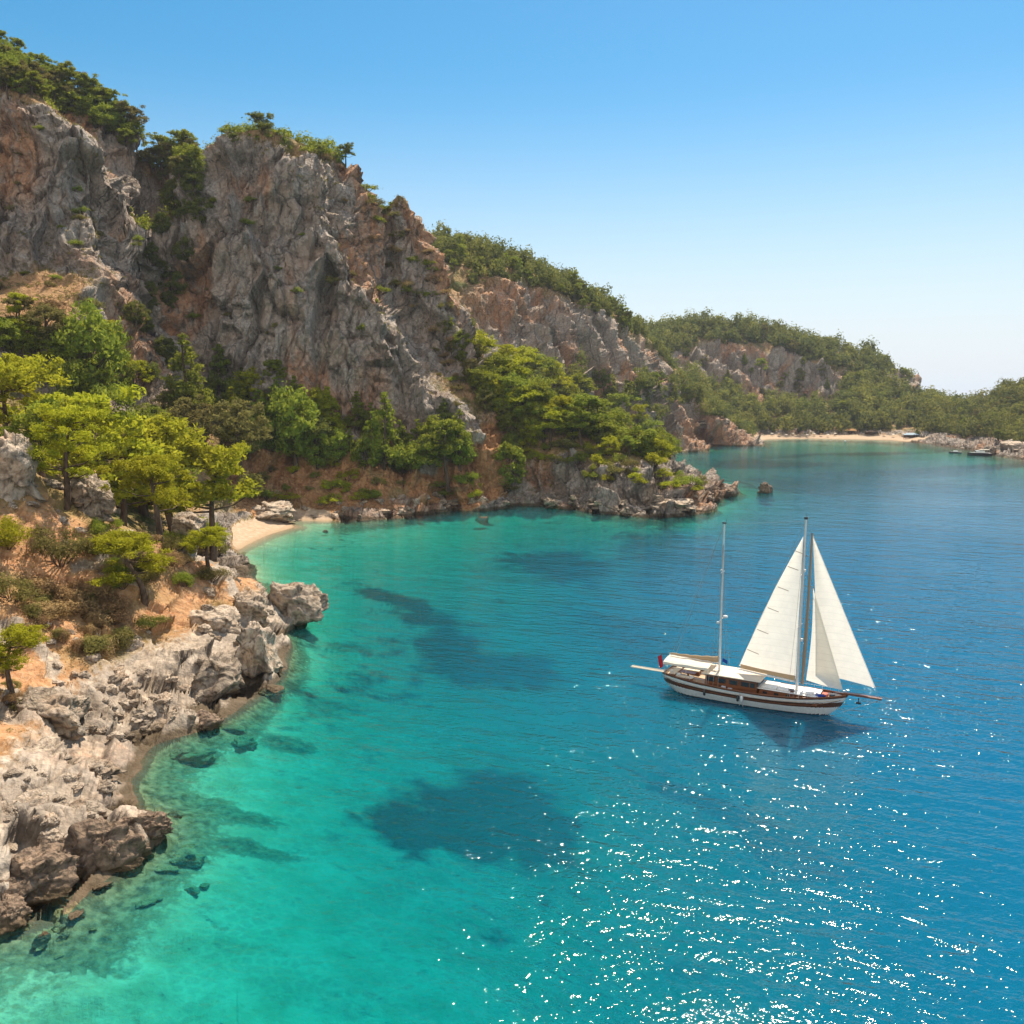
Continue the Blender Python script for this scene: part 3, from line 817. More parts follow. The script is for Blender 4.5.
def at_px(px, py, h_px, kind, mat, label, widen=1.0, var=None, cat="tree", rz=None, Y=None, name=None, group=None):
    """a plant whose foot is on the ground where the sight line meets it (or at distance Y on that bearing)"""
    if Y is not None:
        x = Y*(px - 512)/FPX; loc = ground(x, Y)
        top = P(px, py - h_px, Y)[2]
        h = max(2.0, top - loc[2]) if h_px else 8
        return plant(kind, loc, h, mat, label, cat, widen=widen, var=var, rz=rz, name=name, group=group)
    r = hit(px, py)
    if r is None: return None
    loc = r[0]
    h = h_px/FPX*loc.y
    return plant(kind, loc, h, mat, label, cat, widen=widen, var=var, rz=rz, name=name, group=group)

# -- trees one can point to, on the near headland and in the valley behind it
HAND = [
 (64,507,95,'pine',L_BRIGHT,"bright green pine with a bent dark trunk at the rocky left edge",1.25,0,None),
 (158,541,86,'pine',L_BRIGHT,"pine with a long bare dark trunk leaning over the rocks",1.3,1,None),
 (30,442,85,'pine',L_BRIGHT,"tall yellow green pine at the left picture edge below the scree",1.1,2,212),
 (143,603,72,'pine',L_BRIGHT,"low flat topped bright pine on the pale sea rocks",1.65,3,None),
 (208,566,40,'pine',L_BRIGHT,"small bright pine at the tip of the near headland",1.8,4,None),
 (12,700,76,'pine',L_BRIGHT,"lowest bright pine, cut off by the left picture edge",1.5,5,None),
 (95,395,110,'round',L_PINE,"tall heaped green tree under the scree slope beside the dark gully",0.8,0,None),
 (112,445,76,'round',L_PINE,"olive green tree below the tall heaped tree",1.0,1,None),
 (72,420,70,'round',L_PINE,"green tree between the leftmost pine and the heaped tree",0.9,2,None),
 (187,415,84,'cone',L_PINE,"conical pine before the dark gully mouth",1.0,0,None),
 (184,452,60,'round',L_OLIVE,"round brownish green tree below the conical pine",1.1,3,None),
 (238,480,76,'pine',L_OLIVE,"pale loose pine on the orange slope above the small beach",1.2,4,None),
 (294,466,92,'round',L_PINE,"big dense pine standing before the central cliff foot",0.85,2,None),
 (227,385,38,'pine',L_PINE,"small flat pine in the cliff shade at the gully mouth",1.0,5,None),
 (272,390,30,'pine',L_PINE,"small flat topped pine above the big dense pine",1.1,1,None),
 (338,463,42,'round',L_PINE,"short round pine right of the big dense pine",0.95,0,None),
 (385,470,82,'cone',L_PINE,"slim conical pine before the bare cliff wall",0.9,1,None),
 (412,472,38,'round',L_PINE,"low dark tree at the foot of the slim conical pine",1.4,3,None),
 (447,486,64,'pine',L_PINE,"leaning pine beside the orange landslip by the water",1.1,0,None),
 (508,490,56,'round',L_PINE,"bright pine right of the orange landslip",0.95,1,None),
 (365,470,40,'round',L_PINE,"small tree pressed against the slim conical pine on its left",0.9,2,None),
 (120,500,60,'pine',L_BRIGHT,"bright pine in the grove behind the near rocks",1.4,2,195),
 (168,485,62,'pine',L_BRIGHT,"yellow green pine behind the tree with the long bare trunk",1.3,3,205),
 (205,510,58,'pine',L_BRIGHT,"bright pine crown above the small beach",1.2,5,208),
 (196,548,40,'round',L_PINE,"low green tree beside the sand of the small beach",1.3,0,216),
 (145,450,54,'round',L_PINE,"dense green tree in the middle of the valley grove",1.2,1,230),
 (100,470,70,'pine',L_BRIGHT,"tall bright pine behind the pine with the bent trunk",1.2,0,190),
 (40,470,66,'pine',L_PINE,"green pine behind the left rock outcrop",1.2,4,185),
 (8,425,62,'pine',L_BRIGHT,"yellowish pine touching the left picture edge halfway up",1.2,1,190),
 (75,445,60,'round',L_PINE,"green crowned tree between two bright pines left of the grove",1.0,3,222),
 (250,500,34,'round',L_OLIVE,"olive tree on the red bank right above the beach",1.2,1,None),
 (318,470,50,'round',L_PINE,"tree tucked behind the big dense pine on its right",0.8,1,None),
 (205,445,40,'pine',L_OLIVE,"thin pine beside the round brownish green tree",1.1,0,None),
]
for (px, py, hp, kd, mt, lab, wd, vr, Yv) in HAND:
    at_px(px, py, hp, kd, mt, lab, wd, vr, Y=Yv)

def scatter(poly, count, hpx, kinds, mats, label, group, cat="tree", min_px=7, maxslope=None, seed=1, far=False, widen=(0.9, 1.25), yrange=None, hm=None):
    """trees over a stretch of ground seen inside poly; each is a copy with its own trunk and crown"""
    r = random.Random(seed); got = []; tries = 0
    xs = [p[0] for p in poly]; ys = [p[1] for p in poly]
    def inside(x, y):
        c = False
        for i in range(len(poly)):
            (x1, y1), (x2, y2) = poly[i], poly[i-1]
            if (y1 > y) != (y2 > y) and x < (x2-x1)*(y-y1)/(y2-y1) + x1: c = not c
        return c
    while len(got) < count and tries < count*40:
        tries += 1
        x, y = r.uniform(min(xs), max(xs)), r.uniform(min(ys), max(ys))
        if not inside(x, y) or any((x-a)**2 + ((y-b)*1.5)**2 < min_px**2 for a, b in got): continue
        hh = hit(x, y)
        if hh is None: continue
        loc, nrm, nm = hh
        if yrange and not (yrange[0] < loc.y < yrange[1]): continue
        if maxslope and nrm.z < maxslope: continue
        if loc.z < 1.2: continue
        got.append((x, y))
        h = hm and r.uniform(*hm) or r.uniform(*hpx)/FPX*loc.y
        k = r.choice(kinds)
        plant(k, loc, h, r.choice(mats), label, cat, group, widen=r.uniform(*widen), far=far, rz=r.uniform(0, 6.28))
    return len(got)

scatter([(0,38),(60,72),(130,112),(205,148),(180,185),(150,168),(100,132),(40,104),(0,96)], 78, (18, 30), ['pine', 'round'], [L_PINE, L_PINE, L_OLIVE], "green pine in the wood on top of the left cliff", "pines on top of the left cliff", seed=11, min_px=6, widen=(1.0, 1.5))
RIM = [(195,150,24,"pine standing against the sky at the head of the gully"),(262,146,30,"dark umbrella pine on the highest crag of the central cliff"),(235,148,14,"low pine on the rim between gully and highest crag"),
       (345,168,22,"dark pine on the skyline right of the highest crag"),(320,160,14,"small pine left of the skyline pine on the rim"),(172,140,24,"pine on the saddle left of the gully head"),(150,118,24,"pine at the right end of the left cliff wood")]
for px, py, hp, lab in RIM:
    at_px(px, py, hp, 'pine', L_DARK, lab, 1.3)
scatter([(478,352),(520,362),(560,388),(600,412),(640,432),(672,452),(678,466),(640,462),(590,452),(560,450),(530,450),(500,430),(482,400)], 60, (20, 38), ['pine', 'round', 'round', 'round'], [L_PINE, L_PINE, L_BRIGHT], "rounded green pine on the middle headland slope", "pines on the middle headland", seed=12, min_px=8, maxslope=0.25, widen=(1.1, 1.6))
scatter([(440,320),(470,345),(500,370),(540,430),(530,470),(505,460),(485,420),(465,375),(445,345)], 26, (14, 28), ['round', 'round'], [L_PINE, L_OLIVE], "olive green tree on the steep ground right of the central cliff", "trees beside the central cliff", seed=13, min_px=9)
scatter([(600,390),(660,388),(690,396),(700,404),(655,402),(610,404)], 18, (11, 18), ['round', 'pine'], [L_PINE, L_DARK], "small green tree on the slope under the far red cliffs", "trees under the far red cliffs", seed=14, min_px=7, far=True, yrange=(480, 800))
scatter([(425,236),(480,248),(540,276),(600,300),(655,335),(650,342),(600,318),(560,304),(520,288),(480,276),(445,276),(430,262)], 44, (10, 17), ['round', 'pine'], [L_DARK, L_PINE], "small tree in the wood on top of the second ridge", "trees on top of the second ridge", seed=15, min_px=5.5, far=True, yrange=(480, 800))
scatter([(150,180),(215,175),(200,240),(160,330),(190,380),(150,390),(130,330),(150,250)], 22, (18, 34), ['round'], [L_DARK], "dark tree in the shaded gully", "trees in the shaded gully", seed=16, min_px=11)
scatter([(560,410),(640,425),(655,445),(600,440),(570,430)], 1, (14, 20), ['round'], [L_PINE], "small green tree behind the middle headland crest", "trees behind the middle headland", seed=17, far=True)
scatter([(200,385),(300,415),(420,440),(480,455),(470,472),(350,474),(260,462),(205,438)], 36, (26, 54), ['round', 'cone', 'cone', 'cone'], [L_PINE, L_BRIGHT, L_PINE, L_DARK], "middle sized green tree on the red bank under the central cliff", "trees under the central cliff", seed=18, min_px=15, maxslope=0.2, widen=(0.85, 1.2))
scatter([(10,320),(60,345),(120,360),(150,400),(190,440),(180,480),(120,430),(60,390),(0,350)], 34, (22, 44), ['round', 'round', 'pine'], [L_OLIVE, L_PINE, L_BRIGHT], "dull green tree on the dry hillside under the left cliff", "trees on the dry left hillside", seed=19, min_px=11, widen=(1.0, 1.5))
scatter([(660,328),(760,326),(840,345),(905,372),(935,402),(900,428),(820,428),(720,405)], 44, (8, 17), ['round', 'pine', 'cone'], [L_PINE, L_DARK, L_OLIVE], "taller tree standing out of the wood on the far hill", "taller trees on the far hill", seed=21, far=True, min_px=9, yrange=(800, 1100))
scatter([(965,412),(1000,395),(1024,385),(1024,440),(985,442),(955,425)], 18, (8, 16), ['round', 'pine'], [L_PINE, L_DARK, L_OLIVE], "taller tree standing out of the scrub on the low right hill", "taller trees on the low right hill", seed=22, far=True, min_px=8, yrange=(540, 950))
print("trees", n_trees[0])

# -- shrubs
def shrubs(poly, count, hpx, mats, label, group, seed, min_px=5, far=False, yrange=None, maxslope=None, kinds=('shrub',)):
    scatter(poly, count, hpx, list(kinds), mats, label, group, cat="shrub", seed=seed, min_px=min_px, far=far, widen=(1.0, 1.7), yrange=yrange, maxslope=maxslope)
at_px(60, 562, 56, 'shrub', L_OLIVE, "large round dark shrub among the rocks below the bent pine", 0.95, 0, "shrub")
at_px(12, 600, 40, 'shrub', L_OLIVE, "olive shrub at the left edge above the lowest pine", 1.2, 1, "shrub")
at_px(150, 628, 22, 'shrub', L_DARK, "deep green shrub in the shade under the low flat topped pine", 1.4, 2, "shrub")
at_px(8, 545, 36, 'shrub', L_BRIGHT, "yellow green shrub at the left edge beside the dark rocks", 1.1, 3, "shrub")
at_px(285, 500, 14, 'shrub', L_BRIGHT, "bright green flat shrub on the red bank nearest the beach", 1.7, 0, "shrub")
at_px(330, 503, 13, 'shrub', L_BRIGHT, "bright green cushion shrub on the red earth bank above the shore", 1.9, 1, "shrub")
shrubs([(20,590),(110,585),(130,640),(100,660),(60,650),(10,640)], 34, (9, 17), [L_DRY, L_DRY, L_OLIVE], "dry brown cushion shrub on the orange ground of the headland", "dry cushion shrubs on the headland", 31, 9, kinds=("cushion",))
shrubs([(0,650),(30,690),(20,740),(0,760)], 5, (12, 24), [L_DRY, L_OLIVE], "dry shrub at the left edge below the lowest pine", "dry shrubs at the left edge", 32, 9)
shrubs([(90,520),(200,545),(235,570),(190,590),(120,590),(80,560)], 24, (10, 24), [L_OLIVE, L_DRY, L_PINE], "olive shrub between the pines and pale rocks", "shrubs among the headland pines", 33, 9)
shrubs([(0,300),(100,300),(130,370),(80,400),(0,380)], 26, (8, 16), [L_OLIVE, L_DRY, L_PINE], "scrub bush on the dry scree under the left cliff", "bushes on the left scree", 34, 8)
shrubs([(200,470),(300,470),(420,480),(520,480),(500,498),(400,500),(300,505),(240,510)], 30, (7, 15), [L_OLIVE, L_PINE, L_BRIGHT], "small bush on the red bank over the shore", "bushes on the red bank", 35, 7)
shrubs([(10,110),(150,190),(140,290),(0,290)], 16, (4, 10), [L_OLIVE, L_PINE], "bush clinging to the left cliff face", "bushes on the left cliff face", 36, 6, maxslope=0.42)
shrubs([(215,160),(300,160),(440,290),(470,420),(400,420),(200,390),(180,300)], 26, (4, 11), [L_OLIVE, L_PINE, L_OLIVE], "bush clinging to the central cliff face", "bushes on the central cliff face", 37, 6, maxslope=0.42)
shrubs([(320,150),(400,200),(470,330),(490,420),(450,380),(400,300),(350,220)], 36, (6, 12), [L_OLIVE, L_PINE, L_DRY], "bush on the sunlit rib right of the central cliff", "bushes on the sunlit rib", 38, 6)
shrubs([(500,420),(560,445),(640,455),(710,482),(690,495),(600,480),(540,470)], 46, (7, 15), [L_BRIGHT, L_OLIVE, L_PINE], "low bush above the middle headland's sea rocks", "bushes on the middle headland", 39, 7)
# ------------------------------------------------------------------ woods too far to count, and ground cover
def free_cells(px, py, pz, cell):
    key = np.round(px/cell).astype(np.int64)*100003 + np.round(py/cell).astype(np.int64)
    _, first = np.unique(key, return_index=True)
    return first
nprng = np.random.default_rng(3)
VX, VY, VZ = X.reshape(-1), Yc.reshape(-1), Z.reshape(-1)
bx, bz = TZ.reshape(-1), slope.reshape(-1)
brock, bbeach, bpx, bwide = ns.reshape(-1), beach.reshape(-1), pxs.reshape(-1), wide.reshape(-1)
pyv = 512 - FPX*((VZ-CAMH)*CP + VY*SP)/(VY*CP - (VZ-CAMH)*SP)

def crowns(sel, cell, rr, leaves, L, seed, lift=0.9):
    ids = np.nonzero(sel)[0]
    rg = np.random.default_rng(seed)
    rg.shuffle(ids)
    ids = ids[free_cells(VX[ids] + rg.uniform(-1, 1, len(ids)), VY[ids], VZ[ids], cell)]
    pads = []
    for i in ids:
        r = rg.uniform(*rr)
        r *= rg.choice((0.4, 0.65, 0.9, 1.15, 1.6))
        hgt = r*rg.uniform(0.8, 1.7)
        pads.append((VX[i], VY[i], VZ[i] + hgt*lift, r, r*rg.uniform(0.7, 1.0)))
        pads.append((VX[i] + rg.uniform(-.6, .6)*r, VY[i] + rg.uniform(-.6, .6)*r, VZ[i] + hgt*0.4, r*0.85, r*0.6))
    if not pads: return None, 0
    v, f = leaves_np(rg, pads, leaves/(np.mean(rr)**1.6), L, 0.75)
    tn = np.repeat(rg.beta(1.4, 1.4, len(ids)), 2)
    return (v, f, np.repeat(tn, LAST_TONE[0])), len(ids)

def stuff(name, label, data, mat):
    if data is None: return
    me = mesh_np(name, data[0], data[1], None, {'tone': data[2]} if len(data) > 2 else None)
    tag(link(name, me, mat), label, kind='stuff')
gap = fbm(X/60, Yc/60, Z*0, 2, 95).reshape(-1)
base_ok = (VZ > 2.0) & (bbeach < 0.3)
d, n = crowns(base_ok & (VY > 852) & (bwide < 0.45) & (bpx < 955) & (bpx > 600) & (gap > -0.25), 8.0, (3.8, 7.0), 120, 2.3, 1); stuff("far_forest", "dense green wood covering the far hill behind the long beach", d, L_FOREST); print("far", n)
d, n = crowns(base_ok & (VY > 829) & (VY <= 852) & (bwide < 0.5) & (bpx < 955) & (bpx > 690), 7.4, (3.4, 6.4), 120, 2.1, 6); stuff("beach_forest", "green wood on the flat behind the long beach", d, L_FOREST); print("beachwood", n)
d, n = crowns(base_ok & (((VY > 520) & (VY < 1000) & (bpx >= 955)) | ((VY > 600) & (VY <= 829) & (bpx > 912) & (bpx < 955) & (VZ > 3))) & (brock < 0.5) & (gap > -0.35), 6.6, (2.6, 5.6), 110, 1.8, 2); stuff("hill_forest", "green scrub and trees on the low hill right of the bay", d, L_FOREST); print("right", n)
d, n = crowns(base_ok & (VY > 480) & (VY <= 830) & ((bwide < 0.4) | (VZ < 52)) & (bpx < 750) & (gap > -0.4) & ~((bpx > 655) & (bpx < 700) & (pyv > 404) & (VY < 762)) & ~((bpx >= 700) & (pyv > 416) & (VY < 772)), 5.4, (2.4, 4.6), 90, 1.5, 3); stuff("ridge_forest", "green wood on the second ridge above its red cliffs", d, L_FOREST); print("ridge", n)
d, n = crowns(base_ok & (VY > 335) & (VY <= 480) & (VZ > 95) & (bwide < 0.5), 3.6, (1.3, 2.6), 60, 0.8, 4, 0.4); stuff("clifftop_undergrowth", "green undergrowth between the trees on the cliff top", d, L_PINE); print("top", n)

# ground cover: tufts and low twiggy cushions on every soil slope in front
cov = (attrs['cover'].reshape(-1) > 0.55) & base_ok & (VY < 460)
patch = fbm(X/9, Yc/9, Z/9, 3, 97).reshape(-1)
def tufts(sel, count, size, per, seed, L=0.28):
    ids = np.nonzero(sel)[0]; rg = np.random.default_rng(seed)
    ids = rg.choice(ids, min(count, len(ids)), replace=False)
    sc = np.clip(VY[ids]/200, 0.7, 2.2)
    pads = []
    for i, s_ in zip(ids, sc):
        r = rg.uniform(*size)*s_
        pads.append((VX[i], VY[i], VZ[i] + 0.12*r, r, r*0.55))
    v = []
    vv, ff = leaves_np(rg, pads, per, L, 0.4)
    return vv, ff
stuff("dry_ground_cover", "low dry grass and thorny cushions on the soil slopes", tufts(cov & (patch > 0.1), 1900, (0.25, 0.7), 42, 5), L_DRY)
stuff("green_ground_cover", "low green scrub on the soil slopes", tufts(cov & (patch < 0.25) & (VY > 170), 3600, (0.4, 1.0), 36, 6, 0.4), L_OLIVE)
stuff("cliff_tufts", "tufts of scrub in the cracks of the cliffs", tufts((bwide > 0.4) & (VY < 480) & (VY > 240) & (Nz.reshape(-1) > 0.40), 1500, (0.3, 0.75), 40, 7, 0.4), L_OLIVE)
# ------------------------------------------------------------------ loose rocks and boulders
import bmesh
def boulder_material():
    t = NT("weathered_boulder")
    o = t.objco(); p = t.pos()
    crack = t.attr("crack")
    tone = t.n("ShaderNodeObjectInfo").outputs['Random']
    n2 = t.noise(p, 1.1, 6, 0.65); n4 = t.noise(p, 4.5, 5, 0.65); n1 = t.noise(p, 0.25, 3)
    col = t.mix(t.ramp(n2, 0.3, 0.7), (0.25, 0.185, 0.13), (0.62, 0.50, 0.38))
    col = t.mix(t.ramp(n4, 0.55, 0.75), col, (0.60, 0.52, 0.44))
    col = t.mix(t.math('MULTIPLY', t.ramp(n1, 0.5, 0.7), 0.5), col, (0.52, 0.33, 0.19))
    col = t.mix(t.math('MULTIPLY', crack, 0.7), col, (0.05, 0.042, 0.035))
    hs = t.n("ShaderNodeHueSaturation"); t.set(hs.inputs['Value'], t.ramp(tone, 0, 1, 0.72, 1.2)); t.set(hs.inputs['Color'], col)
    z = t.n("ShaderNodeSeparateXYZ"); t.set(z.inputs[0], p)
    zz = t.math('ADD', z.outputs[2], t.math('MULTIPLY', n2, -1.0))
    wet = t.attr("brown")
    col = t.mix(t.math('MULTIPLY', t.ramp(zz, 0.5, 0.0), 0.85), hs.outputs[0], (0.085, 0.057, 0.028))
    col = t.mix(t.ramp(z.outputs[2], -0.1, -0.7), col, t.mix(t.ramp(n2, 0.3, 0.7), (0.20, 0.15, 0.06), (0.42, 0.33, 0.16)))
    h = t.math('ADD', t.math('MULTIPLY', n2, 0.8), t.math('MULTIPLY', n4, 0.45))
    h = t.math('ADD', h, t.math('MULTIPLY', t.voro(p, 1.1, 'DISTANCE_TO_EDGE'), 0.5))
    return t.done(t.principled(col, 0.9, t.bump(h, 1.0, 0.5), 0.2))
M_BOULDER = boulder_material()

def dark_material():
    t = NT("dark_honeycombed_rock")
    p = t.pos()
    n2 = t.noise(p, 1.1, 6, 0.7); n4 = t.noise(p, 4.5, 5, 0.65)
    col = t.mix(t.ramp(n2, 0.3, 0.7), (0.12, 0.08, 0.055), (0.40, 0.28, 0.19))
    col = t.mix(t.ramp(n4, 0.55, 0.75), col, (0.36, 0.27, 0.2))
    col = t.mix(t.math('MULTIPLY', t.attr("crack"), 0.7), col, (0.03, 0.025, 0.02))
    z = t.n("ShaderNodeSeparateXYZ"); t.set(z.inputs[0], p)
    zz = t.math('ADD', z.outputs[2], t.math('MULTIPLY', n2, -1.2))
    col = t.mix(t.math('MULTIPLY', t.ramp(zz, 0.3, -0.3), 0.8), col, (0.085, 0.057, 0.025))
    col = t.mix(t.ramp(z.outputs[2], -0.1, -0.7), col, t.mix(t.ramp(n2, 0.3, 0.7), (0.20, 0.15, 0.06), (0.42, 0.33, 0.16)))
    h = t.math('ADD', t.math('MULTIPLY', n2, 1.0), t.math('MULTIPLY', t.voro(p, 2.2, 'F1'), 0.6))
    return t.done(t.principled(col, 0.85, t.bump(h, 1.0, 0.5), 0.25))
M_DARKROCK = dark_material()

def rock_mesh(seed, sub=5, rough=1.0, pits=0.0):
    bm = bmesh.new(); bmesh.ops.create_icosphere(bm, subdivisions=sub, radius=1.0)
    V = np.array([v.co[:] for v in bm.verts]); F = np.array([[v.index for v in f.verts] for f in bm.faces]); bm.free()
    rg = np.random.default_rng(seed)
    for i in range(18):                                  # flat broken faces
        nrm = rg.normal(size=3); nrm /= np.linalg.norm(nrm); dd = rg.uniform(0.5, 0.88)
        s = V @ nrm - dd
        V = V - np.where(s > 0, s*0.88, 0)[:, None]*nrm
    N = V/np.linalg.norm(V, axis=1)[:, None]
    o = seed*7.3
    wv = V + 0.18*np.stack([vnoise(V[:, 0]*2, V[:, 1]*2, V[:, 2]*2 + o, 1), vnoise(V[:, 0]*2, V[:, 1]*2, V[:, 2]*2 + o, 2), vnoise(V[:, 0]*2, V[:, 1]*2, V[:, 2]*2 + o, 3)], -1)
    a1, a2, ac, af = worley(wv[:, 0]*1.9 + o, wv[:, 1]*1.9, wv[:, 2]*2.6, seed)
    b1, b2, bc, bf = worley(wv[:, 0]*5 + o, wv[:, 1]*5, wv[:, 2]*6.5, seed + 1)
    dsp = rough*((ac-0.5)*0.14*sstep(0, .06, a2-a1) + af*0.20 + (bc-0.5)*0.05*sstep(0, .08, b2-b1) + bf*0.075 + 0.05*fbm(V[:, 0]*3 + o, V[:, 1]*3, V[:, 2]*3, 4, seed))
    if pits: dsp = dsp - pits*(0.35 - np.minimum(b1, .35))*0.6
    V = V + N*dsp[:, None]
    zc = np.clip(V[:, 2], -0.93, 0.0)
    V[:, :2] *= (1 + 0.12*np.clip(-V[:, 2], -0.6, 1.0))[:, None]/(np.sqrt(1 - zc*zc)**0.85)[:, None]
    crack = np.clip(np.maximum(sstep(.09, .02, a2-a1), 0.6*sstep(.1, .02, b2-b1)), 0, 1)
    return mesh_np("rock", V, F, True, {"crack": crack})
ROCKS = [rock_mesh(s, 5) for s in range(1, 8)]
PITTED = [rock_mesh(s, 5, 1.3, 0.5) for s in range(21, 25)]
SMALL = [rock_mesh(s, 4) for s in range(41, 46)]

def rock(loc, sx, sy, sz, rz, mesh, mat, label, name="boulder", cat="rock", group=None, tilt=(0, 0)):
    o = link(name, with_mat(mesh, mat), mat)
    o.location = loc; o.scale = (sx, sy, sz); o.rotation_euler = (tilt[0], tilt[1], rz)
    return tag(o, label, cat, group)

def rock_px(px, py, wpx, hpx, Y, label, mesh, mat=M_BOULDER, depth=1.0, rz=0.0, z0=None, tilt=(0, 0), name="boulder"):
    """a boulder whose middle is seen at (px,py), wpx by hpx big, at distance Y (or standing in the sea when Y is None)"""
    insea = Y is None
    if insea:
        b = S(px, py + hpx*0.42); Y = b[1] + 0.5*wpx/FPX*b[1]*depth*0.5
    c = P(px, py, Y)
    w = wpx/FPX*Y*0.5*1.12
    top = P(px, py - hpx*0.5, Y)[2] + 0.1*hpx/FPX*Y
    g = ground(c[0], c[1]).z
    bot = max(-0.9*top - 0.8, g - 1.5) - 0.3 if insea else min(c[2] - hpx/FPX*Y*0.5, g - 0.35)
    h = max(0.5*(top - bot), 0.25*w)
    if insea and hpx < 8: h = min(h, 0.55*w); top = 0.35*h
    return rock((c[0], c[1], top - h), w, w*depth, h, rz, mesh, mat, label, name, tilt=tilt)

BIG = [
 # px, py, w, h, Y, label, mesh, material, depth, rz
 (292,606,66,46,None,"big grey boulder standing in the water off the near headland",ROCKS[0],M_BOULDER,0.85,0.3),
 (222,680,62,46,None,"rounded pale boulder at the water below the near headland's nose",ROCKS[1],M_BOULDER,0.9,0.8),
 (258,655,52,62,None,"tall pale sea boulder with its foot in the water on the headland nose",ROCKS[2],M_BOULDER,0.8,1.4),
 (215,625,62,44,136,"broad pale boulder lying on the middle of the headland nose",ROCKS[3],M_BOULDER,0.9,2.2),
 (250,615,46,40,143,"pale broken boulder at the top of the headland nose",ROCKS[4],M_BOULDER,0.9,0.5),
 (180,605,44,34,139,"grey slab beside the low flat topped pine",ROCKS[5],M_BOULDER,1.0,1.0),
 (225,580,40,26,150,"light boulder behind the low flat topped pine",ROCKS[6],M_BOULDER,1.0,2.6),
 (150,690,56,30,None,"grey brown boulder in the middle of the rocky cove",ROCKS[3],M_BOULDER,0.8,0.2),
 (128,655,40,34,121,"round dark grey boulder on the slope above the rocky cove",ROCKS[0],M_BOULDER,0.9,1.9),
 (178,718,34,22,None,"flat tipped slab at the water's edge of the rocky cove",ROCKS[5],M_BOULDER,0.9,0.6),
 (205,722,44,20,None,"low ochre boulder half sunk beside the rocky cove",ROCKS[6],M_DARKROCK,0.9,1.2),
 (52,722,84,58,97,"large grey slab under the lowest bright pine",ROCKS[4],M_BOULDER,0.9,0.4),
 (40,770,80,54,88,"smooth pale slab sloping to the water on the near left shore",ROCKS[1],M_BOULDER,0.9,0.7),
 (95,782,62,40,None,"pale wedge of rock pointing into the narrow inlet",ROCKS[2],M_BOULDER,0.7,2.7),
 (20,815,70,56,79,"pale cracked boulder at the left edge above the dark spur",ROCKS[3],M_BOULDER,0.9,1.5),
 (75,822,56,34,None,"pale rounded rock on the near side of the narrow inlet",ROCKS[6],M_BOULDER,0.8,0.3),
 (30,880,92,50,None,"dark brown pitted rock at the landward end of the spur",PITTED[0],M_DARKROCK,0.7,0.35),
 (96,852,92,50,None,"dark brown pitted rock in the middle of the spur",PITTED[1],M_DARKROCK,0.6,0.45),
 (148,830,56,34,None,"dark brown pitted rock at the seaward tip of the spur",PITTED[2],M_DARKROCK,0.7,0.2),
 (6,912,50,34,None,"dark brown rock at the water on the left picture edge",PITTED[3],M_DARKROCK,0.8,1.0),
 (10,470,56,80,134,"tall pale crag at the left picture edge beneath the pines",ROCKS[5],M_BOULDER,0.9,0.9),
 (92,498,54,44,146,"dark jagged outcrop right of the pine with the bent trunk",PITTED[1],M_BOULDER,0.8,2.0),
 (188,530,40,30,152,"pale outcrop between the long bare trunk and the small beach",ROCKS[4],M_BOULDER,0.9,0.2),
 (275,515,52,26,None,"grey brown rock mass at the right end of the small beach",ROCKS[1],M_BOULDER,0.9,0.3),
 (372,503,24,14,None,"grey boulder on the shore below the green cushion shrub",ROCKS[0],M_BOULDER,0.9,1.4),
 (352,511,11,10,None,"small round dark boulder on the shore right of the beach",ROCKS[2],M_BOULDER,0.9,0.1),
 (382,514,20,9,None,"flat grey boulder lying in the water edge below the red bank",ROCKS[6],M_BOULDER,0.9,0.5),
 (400,509,26,12,None,"long dark boulder on the shore under the slim conical pine",ROCKS[3],M_DARKROCK,0.9,0.7),
 (425,500,34,16,None,"dark wedge of rock on the shore left of the leaning pine",ROCKS[4],M_DARKROCK,0.8,0.3),
 (455,503,30,12,None,"low pale shore rock under the orange landslip",ROCKS[5],M_BOULDER,0.8,0.8),
 (483,516,16,5,None,"flat brown rock just breaking the water off the landslip",SMALL[0],M_DARKROCK,0.8,0.2),
 (766,488,20,12,None,"lone dark rock standing in the bay off the middle headland",ROCKS[2],M_DARKROCK,0.8,0.9),
 (716,433,42,28,None,"round grey bluff at the water before the far beach",ROCKS[1],M_BOULDER,0.9,0.4),
 (740,438,14,14,None,"small pale bluff at the left end of the far beach",ROCKS[4],M_BOULDER,0.9,1.0),
 (1016,448,34,16,None,"grey rock at the right picture edge on the far shore",ROCKS[3],M_BOULDER,0.8,0.4),
 (990,450,16,10,None,"pale rock beside the moored white motor boat",ROCKS[6],M_BOULDER,0.8,0.9),
 (965,446,12,5,None,"small white rock on the far shore left of the motor boat",SMALL[1],M_BOULDER,0.8,0.2),
 (720,492,28,10,None,"low dark reef at the very tip of the middle headland",ROCKS[0],M_DARKROCK,0.8,0.1),
 (672,507,46,18,None,"grey rock at the waterline under the middle headland's nose",ROCKS[5],M_BOULDER,0.8,0.2),
 (620,504,50,16,None,"broad grey rock at the waterline below the middle headland",ROCKS[1],M_BOULDER,0.8,0.3),
 (325,530,6,2,None,"small dark stone in the shallows off the small beach",SMALL[2],M_DARKROCK,0.9,0.1),
 (42,934,22,7,None,"small ochre stone awash at the bottom left",SMALL[3],M_DARKROCK,0.7,0.4),
]
for q in BIG:
    px, py, w, h, Yq, lab, me, mt, dp, rz = q
    rock_px(px, py, w, h, Yq, lab, me, mt, dp, rz)

